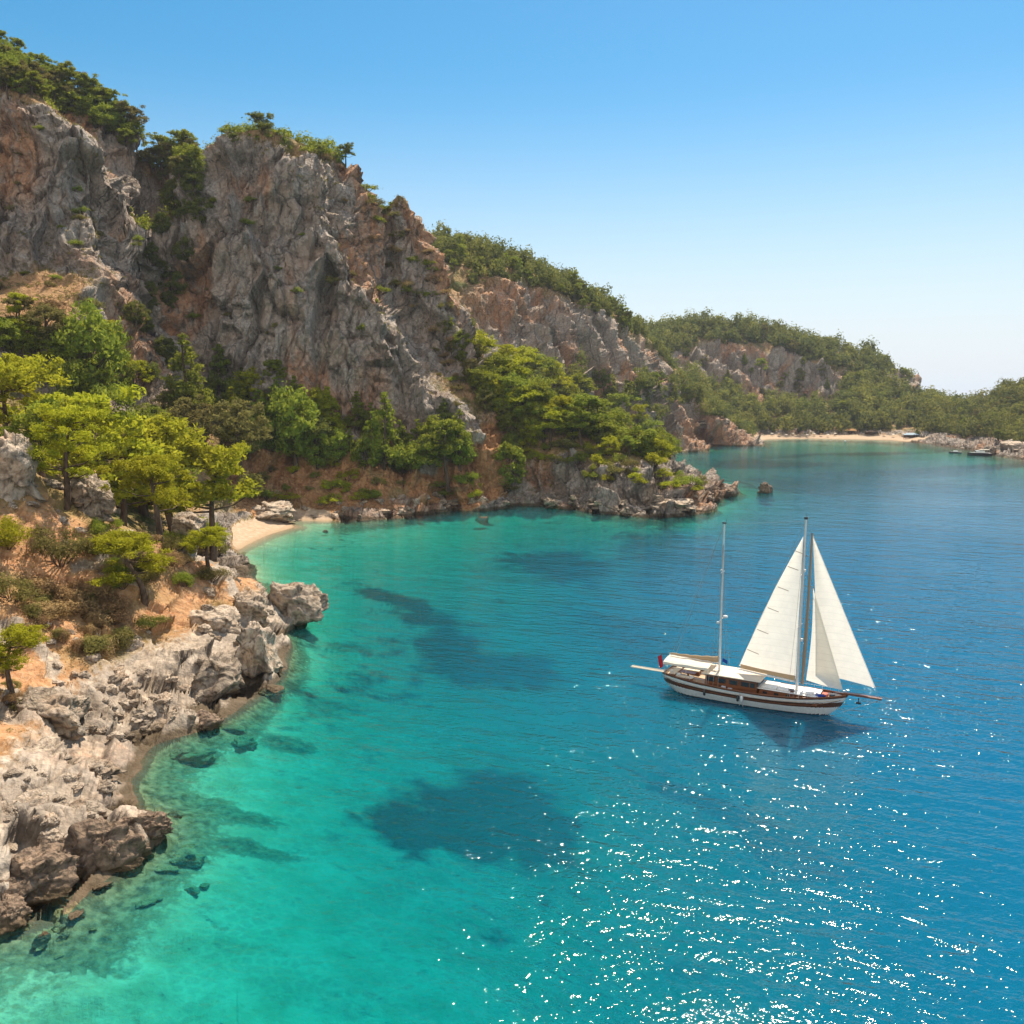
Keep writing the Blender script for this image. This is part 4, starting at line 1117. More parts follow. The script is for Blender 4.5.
# smaller blocks strewn over the shores
def strew(poly, count, spx, label, group, seed, mat=M_BOULDER, meshes=SMALL):
    r = random.Random(seed); n = 0; tries = 0; got = []
    xs = [p[0] for p in poly]; ys = [p[1] for p in poly]
    while n < count and tries < count*30:
        tries += 1
        x, y = r.uniform(min(xs), max(xs)), r.uniform(min(ys), max(ys))
        c = False
        for i in range(len(poly)):
            (x1, y1), (x2, y2) = poly[i], poly[i-1]
            if (y1 > y) != (y2 > y) and x < (x2-x1)*(y-y1)/(y2-y1) + x1: c = not c
        if not c: continue
        hh = hit(x, y)
        if hh is None or hh[0].z > 60: continue
        s = r.uniform(*spx)*r.choice((0.7, 1, 1, 1.5))/FPX*hh[0].y*0.5
        rock(hh[0] - Vector((0, 0, 0.15*s)), s*r.uniform(.9, 1.5), s, s*r.uniform(.55, .95), r.uniform(0, 6.3), r.choice(meshes), mat, label, "rock", group=group, tilt=(r.uniform(-.3, .3), r.uniform(-.3, .3)))
        n += 1
strew([(85,690),(150,665),(200,690),(195,725),(150,735),(110,745),(80,720)], 60, (7, 17), "grey block in the jumble of the rocky cove", "blocks in the rocky cove", 51)
strew([(20,600),(120,590),(160,640),(110,690),(60,690),(20,650)], 26, (6, 13), "pale stone on the orange soil of the headland", "stones on the headland soil", 52)
strew([(0,770),(60,760),(120,790),(90,830),(0,870)], 26, (9, 20), "pale block on the near left shore slabs", "blocks on the near left shore", 53, meshes=ROCKS)
strew([(190,590),(265,590),(280,660),(230,700),(190,660)], 24, (8, 18), "pale block on the headland nose", "blocks on the headland nose", 54, meshes=ROCKS)
strew([(250,510),(340,500),(470,490),(520,495),(520,505),(440,512),(350,520),(290,525)], 42, (4, 10), "grey stone on the narrow shore under the red bank", "stones on the shore under the red bank", 55)
strew([(530,490),(640,495),(700,490),(735,488),(700,508),(640,514),(540,505)], 40, (5, 12), "grey block at the foot of the middle headland", "blocks at the foot of the middle headland", 56)
strew([(0,470),(130,490),(220,540),(190,570),(90,550),(0,560)], 24, (7, 16), "pale rock among the headland pines", "rocks among the headland pines", 57)

# stones lying under the clear shallows along the near shore
def sunken(poly, count, spx, label, group, seed):
    r = random.Random(seed); n = 0
    xs = [p[0] for p in poly]; ys = [p[1] for p in poly]
    for _ in range(count*20):
        if n >= count: break
        x, y = r.uniform(min(xs), max(xs)), r.uniform(min(ys), max(ys))
        c = False
        for i in range(len(poly)):
            (x1, y1), (x2, y2) = poly[i], poly[i-1]
            if (y1 > y) != (y2 > y) and x < (x2-x1)*(y-y1)/(y2-y1) + x1: c = not c
        if not c: continue
        q = S(x, y, -0.8); g = ground(q[0], q[1])
        if not (-3.0 < g.z < 0.2): continue
        s = r.uniform(*spx)*r.choice((0.6, 1, 1, 1.7))/FPX*q[1]*0.5
        rock((q[0], q[1], g.z + 0.12*s), s*r.uniform(1, 1.7), s, s*r.uniform(.4, .7), r.uniform(0, 6.3), r.choice(SMALL), M_BOULDER, label, "rock", group=group, tilt=(r.uniform(-.2, .2), r.uniform(-.2, .2)))
        n += 1
sunken([(110,770),(160,740),(260,705),(290,650),(310,650),(300,700),(240,750),(180,790),(190,830),(230,850),(200,880),(140,890),(170,850),(150,800)], 13, (9, 26), "brown stone under the clear shallow water of the near shore", "sunken stones along the near shore", 61)
sunken([(0,930),(70,900),(120,885),(160,900),(120,930),(40,960),(0,960)], 9, (8, 20), "ochre stone under the water beside the dark spur", "sunken stones beside the dark spur", 62)
# ------------------------------------------------------------------ the sailing boat
def paint(name, col, rough=0.35, spec=0.5, nvar=0.06, nscale=3.0, bump=0.0):
    t = NT(name)
    n = t.noise(t.objco(), nscale, 4, 0.6)
    c = t.mix(t.ramp(n, 0.3, 0.7), tuple(v*(1 - nvar*2) for v in col), tuple(min(1, v*(1 + nvar)) for v in col))
    return t.done(t.principled(c, rough, t.bump(n, bump, 0.05) if bump else None, spec))
def wood(name, c1, c2, rough=0.3, axis=(0.35, 6, 6)):
    t = NT(name)
    n = t.noise(t.vmul(t.objco(), axis), 1.6, 5, 0.6)
    return t.done(t.principled(t.mix(t.ramp(n, 0.35, 0.65), c1, c2), rough, None, 0.4))
def cloth(name, col, trans=0.45):
    t = NT(name)
    n = t.noise(t.objco(), 0.9, 4, 0.6)
    w = t.n("ShaderNodeTexWave", bands_direction='Z'); w.inputs['Scale'].default_value = 0.35; w.inputs['Distortion'].default_value = 0.4
    t.set(w.inputs['Vector'], t.objco())
    seam = t.ramp(w.outputs['Fac'], 0.0, 0.06, 0.16, 0.0)
    c = t.mix(t.ramp(n, 0.3, 0.7), tuple(v*0.9 for v in col), col)
    c = t.mix(seam, c, tuple(v*0.5 for v in col))
    d = t.n("ShaderNodeBsdfDiffuse"); t.set(d.inputs[0], c)
    tl = t.n("ShaderNodeBsdfTranslucent"); t.set(tl.inputs[0], c)
    nr = t.bump(n, 0.35, 0.4); t.set(d.inputs['Normal'], nr)
    m = t.n("ShaderNodeMixShader"); m.inputs[0].default_value = trans
    t.t.links.new(d.outputs[0], m.inputs[1]); t.t.links.new(tl.outputs[0], m.inputs[2])
    return t.done(m)
B_WHITE = paint("white_boat_paint", (0.78, 0.76, 0.72)); B_STRIPE = wood("brown_hull_stripe", (0.075, 0.026, 0.011), (0.15, 0.055, 0.022))
B_BOTTOM = paint("dark_bottom_paint", (0.05, 0.035, 0.04)); B_VARN = wood("varnished_wood", (0.12, 0.04, 0.015), (0.25, 0.09, 0.034))
B_TEAK = wood("teak_deck", (0.36, 0.24, 0.14), (0.52, 0.38, 0.25), 0.6, (0.3, 9, 9)); B_SPAR = paint("grey_white_spar", (0.78, 0.74, 0.68), 0.4)
B_CANVAS = cloth("cream_canvas", (0.88, 0.79, 0.66), 0.25); B_SAIL = cloth("cream_sailcloth", (0.95, 0.88, 0.77), 0.55)
B_TAN = cloth("tan_sail_cover", (0.50, 0.36, 0.22), 0.2); B_GLASS = paint("dark_window_glass", (0.02, 0.025, 0.03), 0.08, 0.6)
B_CUSH = paint("cream_cushion", (0.72, 0.62, 0.48), 0.8, 0.2); B_MAT = paint("white_mattress", (0.80, 0.77, 0.72), 0.8, 0.2)
B_RED = paint("red_cloth", (0.55, 0.015, 0.03), 0.7, 0.2); B_BLUE = paint("blue_cloth", (0.02, 0.06, 0.32), 0.7, 0.2); B_STEEL = paint("stainless_steel", (0.55, 0.56, 0.58), 0.25, 0.6)
B_BLACK = paint("black_gear", (0.03, 0.03, 0.03), 0.5); B_ROPE = paint("grey_rigging_wire", (0.34, 0.32, 0.30), 0.5); B_LEECH = paint("sail_edge_tape", (0.34, 0.24, 0.16), 0.7)
B_ORANGE = paint("orange_red_plastic", (0.60, 0.10, 0.03), 0.5)

def box_np(c, s, taper=0.0, rz=0.0):
    x, y, z = s[0]/2, s[1]/2, s[2]/2
    V = []
    for dz in (-1, 1):
        k = 1 - taper*(dz > 0)
        for dx, dy in ((-1, -1), (1, -1), (1, 1), (-1, 1)):
            V.append((dx*x*k, dy*y*k, dz*z))
    V = np.array(V)
    if rz:
        V = np.stack([V[:, 0]*math.cos(rz) - V[:, 1]*math.sin(rz), V[:, 0]*math.sin(rz) + V[:, 1]*math.cos(rz), V[:, 2]], -1)
    return V + np.array(c), np.array([(0, 3, 2, 1), (4, 5, 6, 7), (0, 1, 5, 4), (1, 2, 6, 5), (2, 3, 7, 6), (3, 0, 4, 7)])
def part(name, pieces, mat, parent, bevel=0.0, smooth=False, label=None):
    v, f = join_np(pieces) if isinstance(pieces, list) else pieces
    o = link(name, mesh_np(name, v, f, smooth), mat, parent)
    if bevel:
        md = o.modifiers.new("bevel", 'BEVEL'); md.width = bevel; md.segments = 2; md.limit_method = 'ANGLE'
    if label: o['label'] = label
    return o
def loft(rows):
    rows = np.array(rows); n, m = rows.shape[:2]
    ii = np.arange(n*m).reshape(n, m)
    return rows.reshape(-1, 3), np.stack([ii[:-1, :-1], ii[:-1, 1:], ii[1:, 1:], ii[1:, :-1]], -1).reshape(-1, 4)

HX = 0.5*math.pi
boat = empty("sailing_boat", (32.4, 117.1, 0.0), R(-29.6))
tag(boat, "white and brown two masted wooden sailing yacht with cream sails on the bay", "sailing boat")
XS, XB = -11.6, 12.6
def beam(x):
    q = (x - XS)/(XB - XS)
    return 3.05*np.clip(1 - np.abs((q - 0.42)/0.585)**2.7, 0, 1)**0.8 + 0.04
def sheer(x):
    q = (x - XS)/(XB - XS)
    return 2.2 + 2.2*np.clip(0.5 - q, 0, 1)**2 + 3.7*np.clip(q - 0.5, 0, 1)**2.2
xs_ = np.concatenate([np.linspace(XS, -10, 6), np.linspace(-9.5, 10, 40), np.linspace(10.3, XB, 10)])
fr_ = np.concatenate([np.linspace(0, 0.3, 8), np.linspace(0.31, 1.0, 70)])
def section(x, fr):
    q = (x - XS)/(XB - XS)
    keel = -1.3 + 2.2*np.clip((0.16 - q)/0.16, 0, 1)**1.5 + 2.9*np.clip((q - 0.80)/0.20, 0, 1)**1.6
    zs = sheer(x)
    z = keel + (zs - keel)*fr
    p = 0.42 + 0.45*np.clip((q - 0.5)/0.5, 0, 1)**1.3
    return z, beam(x)*fr**p, zs
rows = []
for sgn in (-1, 1):
    rr = []
    for x in xs_:
        z, y, zs = section(x, fr_)
        rr.append(np.stack([np.full_like(z, x) + 0.35*(fr_ - 0.7)*np.clip((x - 9)/3.6, 0, 1)*2.0, sgn*y, z], -1))
    rows.append(np.array(rr))
hv, hf, hm = [], [], []
off = 0
for sgn, rr in zip((-1, 1), rows):
    v, f = loft(rr)
    if sgn > 0: f = f[:, ::-1]
    hv.append(v); hf.append(f + off); off += len(v)
tr = [rows[0][0], rows[1][0]]                                  # transom
v, f = loft(np.array(tr)); hv.append(v); hf.append(f + off)
hv = np.concatenate(hv); hf = np.concatenate(hf)
fc = hv[hf].mean(1)
rel = fc[:, 2] / sheer(fc[:, 0])
hm = np.where(fc[:, 2] < 0.12, 2, np.where(rel < 0.46, 0, np.where(rel < 0.72, 1, np.where(rel < 0.93, 0, 1))))
me = mesh_np("hull", hv, hf, True, None, hm)
for m in (B_WHITE, B_STRIPE, B_BOTTOM): me.materials.append(m)
hull = bpy.data.objects.new("hull", me); C.objects.link(hull); hull.parent = boat
md = hull.modifiers.new("thick", 'SOLIDIFY'); md.thickness = 0.10; md.offset = 0
def dk(x): return sheer(x) - 0.55
xd = np.linspace(XS + 0.05, XB - 0.25, 40)
part("deck", loft([[(x, -beam(x)*0.985*k, dk(x) + 0.06*(1 - k*k)) for k in (1, .5, 0, -.5, -1)] for x in xd]), B_TEAK, boat)
for s in (-1, 1):
    part("cap_rail", tube_np([(x, s*(beam(x) + 0.0), sheer(x) + 0.05) for x in np.linspace(XS, XB, 36)], [0.10]*36, 6), B_VARN, boat, smooth=True)
    part("rubbing_strake", tube_np([(x + 0.0, s*(section(x, np.array([0.72]))[1][0] + 0.05), section(x, np.array([0.72]))[0][0]) for x in np.linspace(XS, XB - 0.6, 36)], [0.06]*36, 5), B_VARN, boat, smooth=True)
# deckhouse aft of amidships
def house(x0, x1, w, z0, h, tap=0.06):
    return box_np(((x0 + x1)/2, 0, z0 + h/2), (x1 - x0, 2*w, h), tap)
dh = part("deckhouse", [house(-5.6, 1.6, 2.05, 1.45, 2.1, 0.03)], B_VARN, boat, 0.06)
for s in (-1, 1):
    for xw in (-4.7, -3.2, -1.6, 0.0, 1.0):
        part("window", [box_np((xw, s*2.035, 2.95), (1.05 if xw < .9 else .6, 0.06, 0.62))], B_GLASS, dh, 0.02)
part("windscreen", [box_np((1.60, 0, 3.0), (0.06, 3.4, 0.6))], B_GLASS, dh)
part("cabin_roof", [box_np((-1.9, 0, 3.68), (8.0, 4.75, 0.14))], B_CANVAS, boat, 0.05, label="white flat roof over the wheelhouse")
# low trunk cabin forward with its mattresses
tc = part("trunk_cabin", [house(1.62, 9.3, 1.72, 1.4, 1.2, 0.05)], B_VARN, boat, 0.05)
part("cabin_top", [box_np((5.45, 0, 2.64), (7.9, 3.6, 0.08))], B_WHITE, tc, 0.03)
for s in (-1, 1):
    for xw in (2.6, 4.1, 5.6, 7.1): part("porthole", [box_np((xw, s*1.735, 2.2), (0.55, 0.05, 0.28))], B_GLASS, tc)
for (x, y, l, w) in ((3.0, -0.75, 2.0, 1.3), (3.0, 0.75, 2.0, 1.3), (5.05, -0.75, 1.9, 1.3), (7.9, -0.7, 1.5, 1.25), (7.9, 0.7, 1.5, 1.25)):
    part("sunbed", [box_np((x, y, 2.78), (l, w, 0.18))], B_MAT, boat, 0.05)
v, f = tube_np([(5.9, -1.0, 2.69), (5.9, -1.0, 2.90)], [0.42, 0.40], 16)
hatch = part("hatch", [(v, f), box_np((5.9, -1.0, 2.90), (0.6, 0.6, 0.06))], B_STRIPE, boat, label="round dark brown deck hatch")
# aft deck under the canopy
part("aft_canopy", loft([[(x, y, 4.72 - 0.05*y*y + 0.03*math.sin(x*2.1)) for y in np.linspace(-2.35, 2.35, 9)] for x in np.linspace(-11.5, -5.0, 12)]), B_CANVAS, boat, smooth=True, label="cream awning stretched over the aft deck")
part("canopy_valance", loft([[(x, s2, zz) for zz in (4.43, 4.12)] for x in np.linspace(-11.5, -5.0, 12) for s2 in (-2.36,)]), B_CANVAS, boat)
for x in (-11.2, -8.2, -5.3):
    for s in (-1, 1): part("canopy_pole", tube_np([(x, s*2.2, dk(x)), (x, s*2.25, 4.48)], [0.035]*2, 6), B_STEEL, boat)
for (x, y, l, w) in ((-10.4, 0, 0.9, 3.4), (-8.6, -1.75, 2.4, 0.7), (-8.6, 1.75, 2.4, 0.7)):
    part("bench", [box_np((x, y, dk(x) + 0.25), (l, w, 0.5))], B_VARN, boat, 0.03)
    part("cushion", [box_np((x, y, dk(x) + 0.58), (l*0.96, w*0.96, 0.16))], B_CUSH, boat, 0.05)
for (x, y) in ((-7.5, -1.9), (-9.3, -1.95), (-10.6, -1.2)): part("pillow", [box_np((x, y, dk(x) + 0.86), (0.55, 0.25, 0.42), 0.15, 0.2)], B_MAT, boat, 0.08)
part("table", [box_np((-8.6, 0, dk(-8.6) + 0.75), (2.2, 1.1, 0.07)), box_np((-8.6, 0, dk(-8.6) + 0.37), (0.2, 0.2, 0.72))], B_VARN, boat, 0.02)
for s in (-1, 1):
    part("railing", [tube_np([(x, s*(beam(x) - 0.05), sheer(x) + 0.62) for x in np.linspace(XS + .2, -5.5, 14)], [0.028]*14, 5)] + [tube_np([(x, s*(beam(x) - 0.05), sheer(x)), (x, s*(beam(x) - 0.05), sheer(x) + 0.62)], [0.025]*2, 5) for x in np.linspace(XS + .2, -5.5, 7)], B_STEEL, boat)
    part("bow_rail", [tube_np([(x, s*(beam(x) - 0.02), sheer(x) + 0.55) for x in np.linspace(6.0, XB, 14)], [0.025]*14, 5)] + [tube_np([(x, s*(beam(x) - 0.02), sheer(x)), (x, s*(beam(x) - 0.02), sheer(x) + 0.55)], [0.022]*2, 5) for x in np.linspace(6.0, XB, 7)], B_STEEL, boat)
part("steering_wheel", [tube_np([(-5.9, 0.55*math.cos(a), dk(-6) + 1.15 + 0.55*math.sin(a)) for a in np.linspace(0, 6.283, 20)], [0.04]*20, 5), box_np((-5.8, 0, dk(-6) + 0.6), (0.3, 0.4, 1.1))], B_VARN, boat)
# masts
def mast(name, x, z0, z1, r):
    s = np.linspace(0, 1, 10)
    m = part(name, tube_np([(x + 0.25*q*(1 if x > 0 else 0.2), 0, z0 + (z1 - z0)*q) for q in s], r*(1 - 0.35*s), 10), B_SPAR, boat, smooth=True)
    return m
mm = mast("mainmast", 6.35, 1.2, 25.7, 0.19); mz = mast("mizzenmast", -4.15, 1.2, 24.3, 0.16)
part("masthead", [box_np((6.6, 0, 25.8), (0.45, 0.3, 0.3)), tube_np([(6.6, 0, 25.8), (6.6, 0, 26.5)], [0.03, 0.015], 5)], B_BLACK, mm)
part("masthead", [box_np((-4.1, 0, 24.4), (0.5, 0.25, 0.22)), tube_np([(-3.85, 0, 24.4), (-3.8, 0, 25.0)], [0.03, 0.015], 5)], B_BLACK, mz)
for x, z, w, mo in ((6.45, 18.4, 1.25, mm), (6.4, 11.4, 1.5, mm), (-4.1, 17.6, 0.9, mz), (-4.12, 10.9, 1.2, mz)):
    part("spreader", [tube_np([(x, -w, z), (x, 0, z + 0.1), (x, w, z)], [0.05, 0.07, 0.05], 6)], B_WHITE, mo)
part("radar_dome", [tube_np([(-3.55, 0, 11.25), (-3.55, 0, 11.3), (-3.55, 0, 11.55), (-3.55, 0, 11.62)], [0.02, 0.34, 0.32, 0.02], 14), box_np((-3.85, 0, 11.2), (0.6, 0.15, 0.08))], B_WHITE, mz, smooth=True)
part("mast_light", [box_np((-4.5, -0.15, 10.5), (0.4, 0.3, 0.28))], B_WHITE, mz, 0.05)
part("mast_light", [box_np((6.75, -0.1, 18.9), (0.3, 0.25, 0.35))], B_WHITE, mm, 0.05)
part("mast_light", [box_np((6.75, -0.1, 9.6), (0.3, 0.25, 0.4))], B_WHITE, mm, 0.05)
part("wind_speaker", [box_np((-4.2, -0.2, 17.9), (0.25, 0.5, 0.22))], B_WHITE, mz, 0.05)
# booms
part("boom", tube_np([(6.1, 0, 3.75), (2.0, 0.05, 4.0), (-1.7, 0.1, 4.3)], [0.13, 0.13, 0.1], 8), B_SPAR, boat, smooth=True)
part("mizzen_boom", tube_np([(-4.3, 0, 4.75), (-11.4, 0, 4.95)], [0.11, 0.08], 8), B_SPAR, boat, smooth=True)
fx = np.linspace(-4.4, -11.3, 16)
part("furled_mizzen_sail", loft([[(x, math.cos(a)*0.28*(1 - 0.6*q), 4.78 + 0.03*q*6 + (0.62*(1 - q)**1.6 + 0.26)*(0.5 + 0.5*math.sin(a)) + 0.05*math.sin(x*4)) for a in np.linspace(0, 6.2832, 13)] for x, q in zip(fx, np.linspace(0, 1, 16))]), B_TAN, boat, smooth=True, label="tan sail cover lashed along the mizzen boom")
def sail(name, A, Bp, Cp, bulge, mat, hollow=0.0, n=22, foot=None):
    """triangle head A, tack B, clew C, bellied out to port"""
    A, Bp, Cp = map(np.array, (A, Bp, Cp))
    rows = []
    for i in range(n + 1):
        a = i/n
        l = A + (Bp - A)*a; r = A + (Cp - A)*a
        r = r + np.array([hollow*math.sin(math.pi*a), 0, 0])
        row = []
        for j in range(n + 1):
            b = j/n
            p = l + (r - l)*b
            row.append(p + np.array([0, bulge*4*b*(1 - b)*a**0.6*(1 - 0.35*a), -0.25*math.sin(math.pi*b)*(a > 0.98)]))
        rows.append(row)
    return part(name, loft(rows), mat, boat, smooth=True)
ms = sail("mainsail", (6.33, 0.06, 23.4), (6.15, 0.1, 4.15), (-1.45, 0.2, 4.7), 1.0, B_SAIL, -0.35)
part("foot_band", loft([[(6.1 - 7.4*q, 0.12 + 0.1*q + 0.5*q*(1-q), 4.55 + 0.45*q - 0.55*q*(1 - q)), (6.1 - 7.4*q, 0.1 + 0.1*q, 3.85 + 0.55*q)] for q in np.linspace(0, 1, 14)]), B_TAN, ms, smooth=True)
for q in (0.10, 0.215, 0.37, 0.53, 0.70, 0.86):
    lx = 6.3 - 7.6*q; z = 23.2 - 18.6*q
    part("batten", tube_np([(lx - 0.15, -0.02, z + 0.05), (lx + 1.15 + 0.3*q, 0.12, z - 0.35 - 0.1*q)], [0.045, 0.045], 5), B_LEECH, ms)
sail("jib", (7.5, 0.0, 23.7), (16.1, 0.0, 4.55), (8.6, 0.5, 5.2), 1.6, B_SAIL, 0.15)
sail("staysail", (7.9, -0.25, 16.8), (12.15, -0.1, 3.75), (7.5, 0.1, 4.2), 0.55, B_SAIL, 0.25)
part("rolled_staysail", tube_np([(7.45, -0.1, 23.9), (7.35, -0.15, 14), (7.2, -0.15, 8), (7.05, -0.15, 3.6)], [0.12, 0.2, 0.26, 0.2], 8), B_LEECH, boat, smooth=True, label="tan sail rolled up along the stay before the mainmast")
# bowsprit, gangway, ground tackle
part("bowsprit", [box_np((14.6, 0, 3.2), (4.6, 0.42, 0.16)), box_np((14.6, 0, 3.34), (4.6, 0.5, 0.05))], B_VARN, boat, 0.02)
part("bobstay", tube_np([(16.7, 0, 3.05), (12.3, 0, 0.7)], [0.03]*2, 5), B_ROPE, boat)
part("anchor", [tube_np([(14.2, -0.35, 3.0), (14.2, -0.35, 2.3)], [0.06]*2, 6), box_np((14.2, -0.35, 2.35), (0.6, 0.3, 0.22))], B_BLACK, boat)
part("windlass", [box_np((10.9, 0, dk(10.9) + 0.35), (0.6, 0.9, 0.5)), tube_np([(10.9, -0.6, dk(10.9) + 0.4), (10.9, 0.6, dk(10.9) + 0.4)], [0.2, 0.2], 10)], B_BLACK, boat, 0.04)
part("foredeck_locker", [box_np((9.9, 0.5, dk(9.9) + 0.3), (0.7, 0.9, 0.5))], B_ORANGE, boat, 0.05)
part("gangway", [box_np((-14.4, 0.3, 2.15), (5.8, 0.55, 0.09))] + [tube_np([(-17.2, 0.3 + s*0.27, 2.25), (-11.6, 0.3 + s*0.27, 2.3)], [0.035]*2, 5) for s in (-1, 1)], B_CUSH, boat, label="narrow pale boarding gangway held out astern")
fs = part("flag_staff", tube_np([(-11.7, 0, 2.2), (-12.7, 0, 5.0)], [0.035, 0.02], 6), B_VARN, boat)
part("flag", loft([[(-12.62 + 0.28*k + (-0.5*b), 0.10*math.sin(b*5 + k*2), 4.7 - 1.75*k - 0.35*b) for b in np.linspace(0, 1, 9)] for k in np.linspace(0, 1, 8)]), B_RED, boat, smooth=True, label="limp red flag on the stern staff")
part("pennant", loft([[(-3.3 + 0.7*b, -1.6 + 0.08*math.sin(b*6), 6.0 - 0.5*k - 0.2*b) for b in np.linspace(0, 1, 6)] for k in (0, .5, 1)]), B_BLUE, boat, smooth=True, label="small blue courtesy pennant under the mizzen spreader")
# standing rigging
wires = []
for x, zt, w in ((6.45, 18.4, 1.25), (-4.1, 17.6, 0.9)):
    for s in (-1, 1):
        for dx in (-0.7, 0.0, 0.7):
            wires.append([(x + dx, s*beam(x), sheer(x)), (x + dx*0.5, s*w, zt - 6.8), (x, 0, zt + 5)])
wires += [[(16.6, 0, 3.3), (6.7, 0, 25.4)], [(12.3, 0, 3.2), (6.6, 0, 19.5)], [(6.5, 0, 25.4), (-4.0, 0, 24.2)], [(-4.1, 0, 24.2), (-11.6, 1.4, 2.6)], [(-4.1, 0, 24.2), (-11.6, -1.4, 2.6)], [(6.5, 0.1, 25.2), (-1.7, 0.1, 4.3)]]
for w in wires: part("rigging_wire", tube_np(w, [0.02]*len(w), 4), B_ROPE, boat)
for x in (-5.2, -0.6, -0.1):
    part("fender", [tube_np([(x, -beam(x) - 0.2, 1.75), (x, -beam(x) - 0.22, 1.65), (x, -beam(x) - 0.2, 0.95), (x, -beam(x) - 0.16, 0.85)], [0.03, 0.17, 0.17, 0.03], 8)], B_WHITE if x > -.5 else B_BLACK, boat, smooth=True)
part("boarding_ladder", [tube_np([(-0.35 + dx, -beam(0) - 0.12, 2.0), (-0.35 + dx, -beam(0) - 0.14, 0.3)], [0.03]*2, 5) for dx in (0, 0.45)], B_STEEL, boat)
for x, y, h_ in ((-2.8, -2.45, 0.7), (-1.9, -2.5, 0.6)):
    part("deck_box", [box_np((x, y, dk(x) + h_/2), (0.6, 0.4, h_))], B_STEEL, boat, 0.05)
# things lying on the foredeck
cw = boat.matrix_basis if False else None
def on_boat(x, y, z):
    a = R(-29.6)
    return (32.4 + x*math.cos(a) - y*math.sin(a), 117.1 + x*math.sin(a) + y*math.cos(a), z)
ROLL = rock_mesh(77, 3, 0.4)
o = link("folded_cover", with_mat(ROLL, B_BLUE), B_BLUE); o.location = on_boat(9.5, -0.95, 2.75); o.scale = (1.0, 0.5, 0.3); o.rotation_euler = (0, 0, R(-40))
tag(o, "blue folded cover lying on the foredeck of the sailing yacht", "cover")
o = link("coiled_rope", mesh_np("coil", *tube_np([(0.42*math.cos(a)*(1 - a/120), 0.42*math.sin(a)*(1 - a/120), 0.05 + a/100) for a in np.linspace(0, 25, 90)], [0.05]*90, 5), True), B_CUSH)
o.location = on_boat(11.2, -0.5, dk(11.2) + 0.06); tag(o, "coil of pale rope at the bow of the sailing yacht", "rope")

# ------------------------------------------------------------------ the far shore: motor boats, beach shelters, parasols
def motor_boat(loc, rz, L, label, hullmat, canopy):
    r = empty("motor_boat", loc, rz); tag(r, label, "motor boat")
    xs2 = np.linspace(-0.5, 0.5, 16)*L
    hb = lambda x: 0.16*L*max(0.0, 1 - max(0, (x/L + 0.05)/0.55)**2.2)
    rowsL = []
    for x in xs2:
        b = hb(x) + 0.02; h1 = 0.09*L*(1 + 0.35*(x/L + .5))
        rowsL.append([(x, -b, h1), (x, -b*0.85, h1*0.4), (x, -b*0.5, -0.03*L), (x, 0, -0.05*L), (x, b*0.5, -0.03*L), (x, b*0.85, h1*0.4), (x, b, h1)])
    part("hull", loft(rowsL), hullmat, r, smooth=True)
    part("deck", loft([[(x, -hb(x) - 0.01, 0.09*L*(1 + 0.35*(x/L + .5)) - 0.02), (x, hb(x) + 0.01, 0.09*L*(1 + 0.35*(x/L + .5)) - 0.02)] for x in xs2]), B_WHITE, r)
    cb = part("cabin", [box_np((-0.02*L, 0, 0.15*L), (0.42*L, 0.22*L, 0.11*L), 0.18)], B_WHITE, r, 0.08)
    part("windscreen", [box_np((0.17*L, 0, 0.165*L), (0.03*L, 0.19*L, 0.05*L), 0.1)], B_GLASS, cb)
    if canopy:
        part("sun_roof", [box_np((-0.2*L, 0, 0.245*L), (0.4*L, 0.27*L, 0.012*L))], B_CANVAS, r, 0.05)
        for sx in (-0.38, -0.03):
            for sy in (-1, 1): part("roof_pole", tube_np([(sx*L, sy*0.11*L, 0.1*L), (sx*L, sy*0.12*L, 0.24*L)], [0.04]*2, 5), B_STEEL, r)
    return r
q = S(979, 455); motor_boat(q, R(172), 15.0, "larger white motor boat moored off the far right shore", B_BOTTOM, True)
q = S(955, 453); motor_boat(q, R(165), 8.0, "small dark open boat beside the larger white motor boat", B_BOTTOM, False)
motor_boat(S(845, 441.5), R(80), 4.5, "tiny white dinghy pulled up at the edge of the long beach", B_WHITE, False)

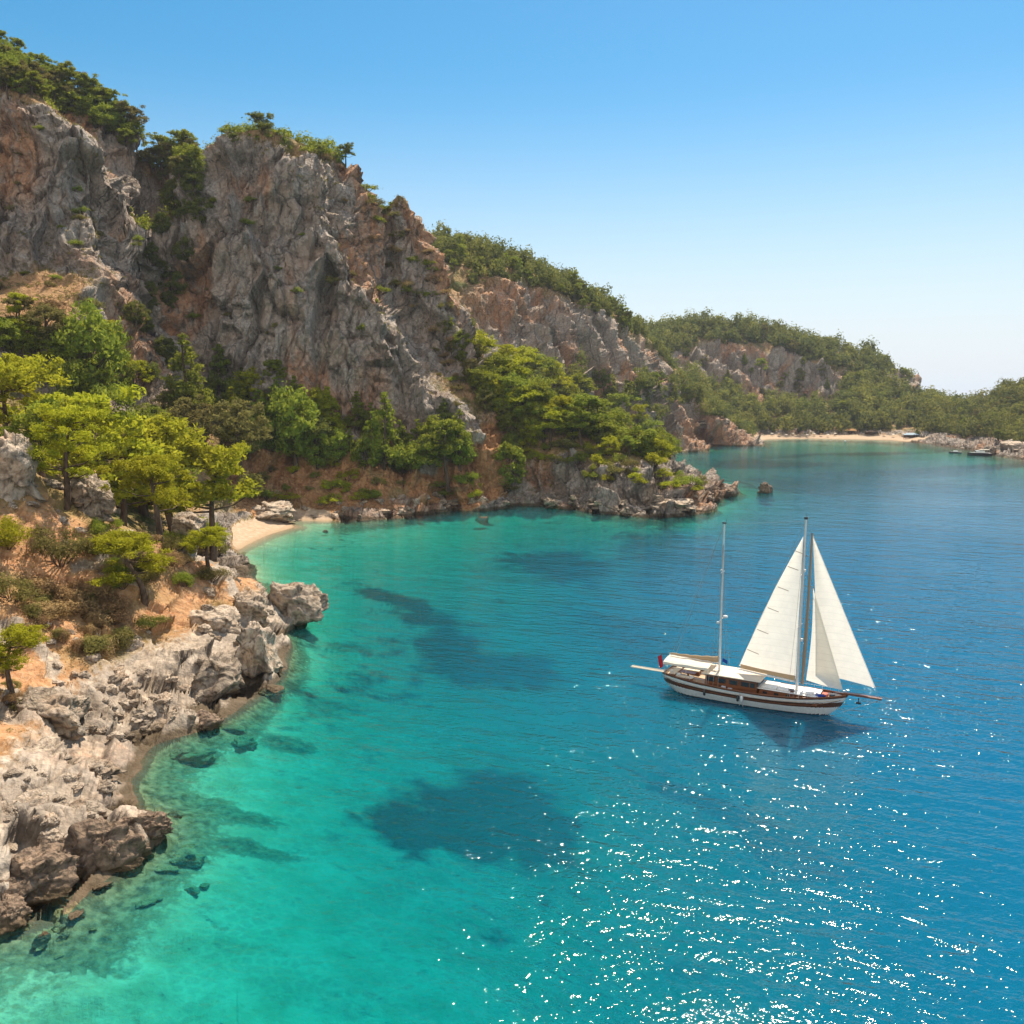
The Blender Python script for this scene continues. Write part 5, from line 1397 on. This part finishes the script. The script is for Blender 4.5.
THATCH = paint("dry_thatch", (0.42, 0.22, 0.09), 0.95, 0.1, 0.15, 1.0, 0.5)
TARP = paint("grey_blue_tarp", (0.35, 0.45, 0.52), 0.7, 0.2)
def shelter(px, py, w, d, h, roof, label, name="beach_shelter"):
    hh = hit(px, py)
    if hh is None: return
    loc = ground(hh[0].x, hh[0].y)
    r = empty(name, loc, R(rnd.uniform(-8, 8))); tag(r, label, "shelter")
    part("roof", [(np.array([(-w/2, -d/2, h*0.62), (w/2, -d/2, h*0.62), (w/2, d/2, h*0.62), (-w/2, d/2, h*0.62), (-w*0.25, 0, h), (w*0.25, 0, h), (w*0.25, 0.02, h), (-w*0.25, 0.02, h)]), np.array([(0, 1, 5, 4), (1, 2, 6, 5), (2, 3, 7, 6), (3, 0, 4, 7), (0, 3, 2, 1), (4, 5, 6, 7)]))], roof, r)
    for sx in (-.42, 0, .42):
        for sy in (-.42, .42): part("post", tube_np([(sx*w, sy*d, -0.8), (sx*w, sy*d, h*0.64)], [0.13]*2, 6), M_BARK, r)
    part("back_wall", [box_np((0, d*0.44, h*0.3), (w*0.84, 0.12, h*0.6))], B_STRIPE, r)
shelter(850, 434, 11, 6, 5, THATCH, "beach shelter with an orange thatched roof, left of the other two")
shelter(872, 435, 13, 6, 4.6, M_BARK, "long dark beach shelter in the middle of the three")
shelter(911, 438, 13, 6, 4.6, TARP, "beach shelter with a grey blue roof near the right end of the long beach")
def parasol(px, py, mat, label, group=None):
    hh = hit(px, py)
    if hh is None: return
    loc = ground(hh[0].x, hh[0].y)
    r = empty("parasol", loc, rnd.uniform(0, 6)); tag(r, label, "parasol", group)
    part("pole", tube_np([(0, 0, -0.3), (0, 0, 2.4)], [0.04]*2, 6), B_STEEL, r)
    part("canopy", [tube_np([(0, 0, 1.95), (0, 0, 2.0), (0, 0, 2.3), (0, 0, 2.5)], [1.55, 1.5, 0.75, 0.02], 8)], mat, r)
for i, px in enumerate(list(range(772, 838, 7)) + [884, 893, 903]):
    parasol(px, 435.6 + (i % 3)*0.6, [B_CANVAS, THATCH, B_CANVAS][i % 3], "straw or cream parasol in the row along the long beach", "parasols along the long beach")
# ------------------------------------------------------------------ summer haze in the air over the bay
hz = NT("air_haze")
hv_ = hz.n("ShaderNodeVolumePrincipled")
hv_.inputs['Color'].default_value = (0.80, 0.88, 1.0, 1)
hv_.inputs['Density'].default_value = 0.00006
hv_.inputs['Anisotropy'].default_value = 0.2
hz.t.links.new(hv_.outputs[0], hz.out.inputs['Volume'])
v, f = box_np((0, 9000, 80), (42000, 24000, 290))
me = mesh_np("haze", v, f, False)
tag(link("haze", me, hz.m), kind='stuff')
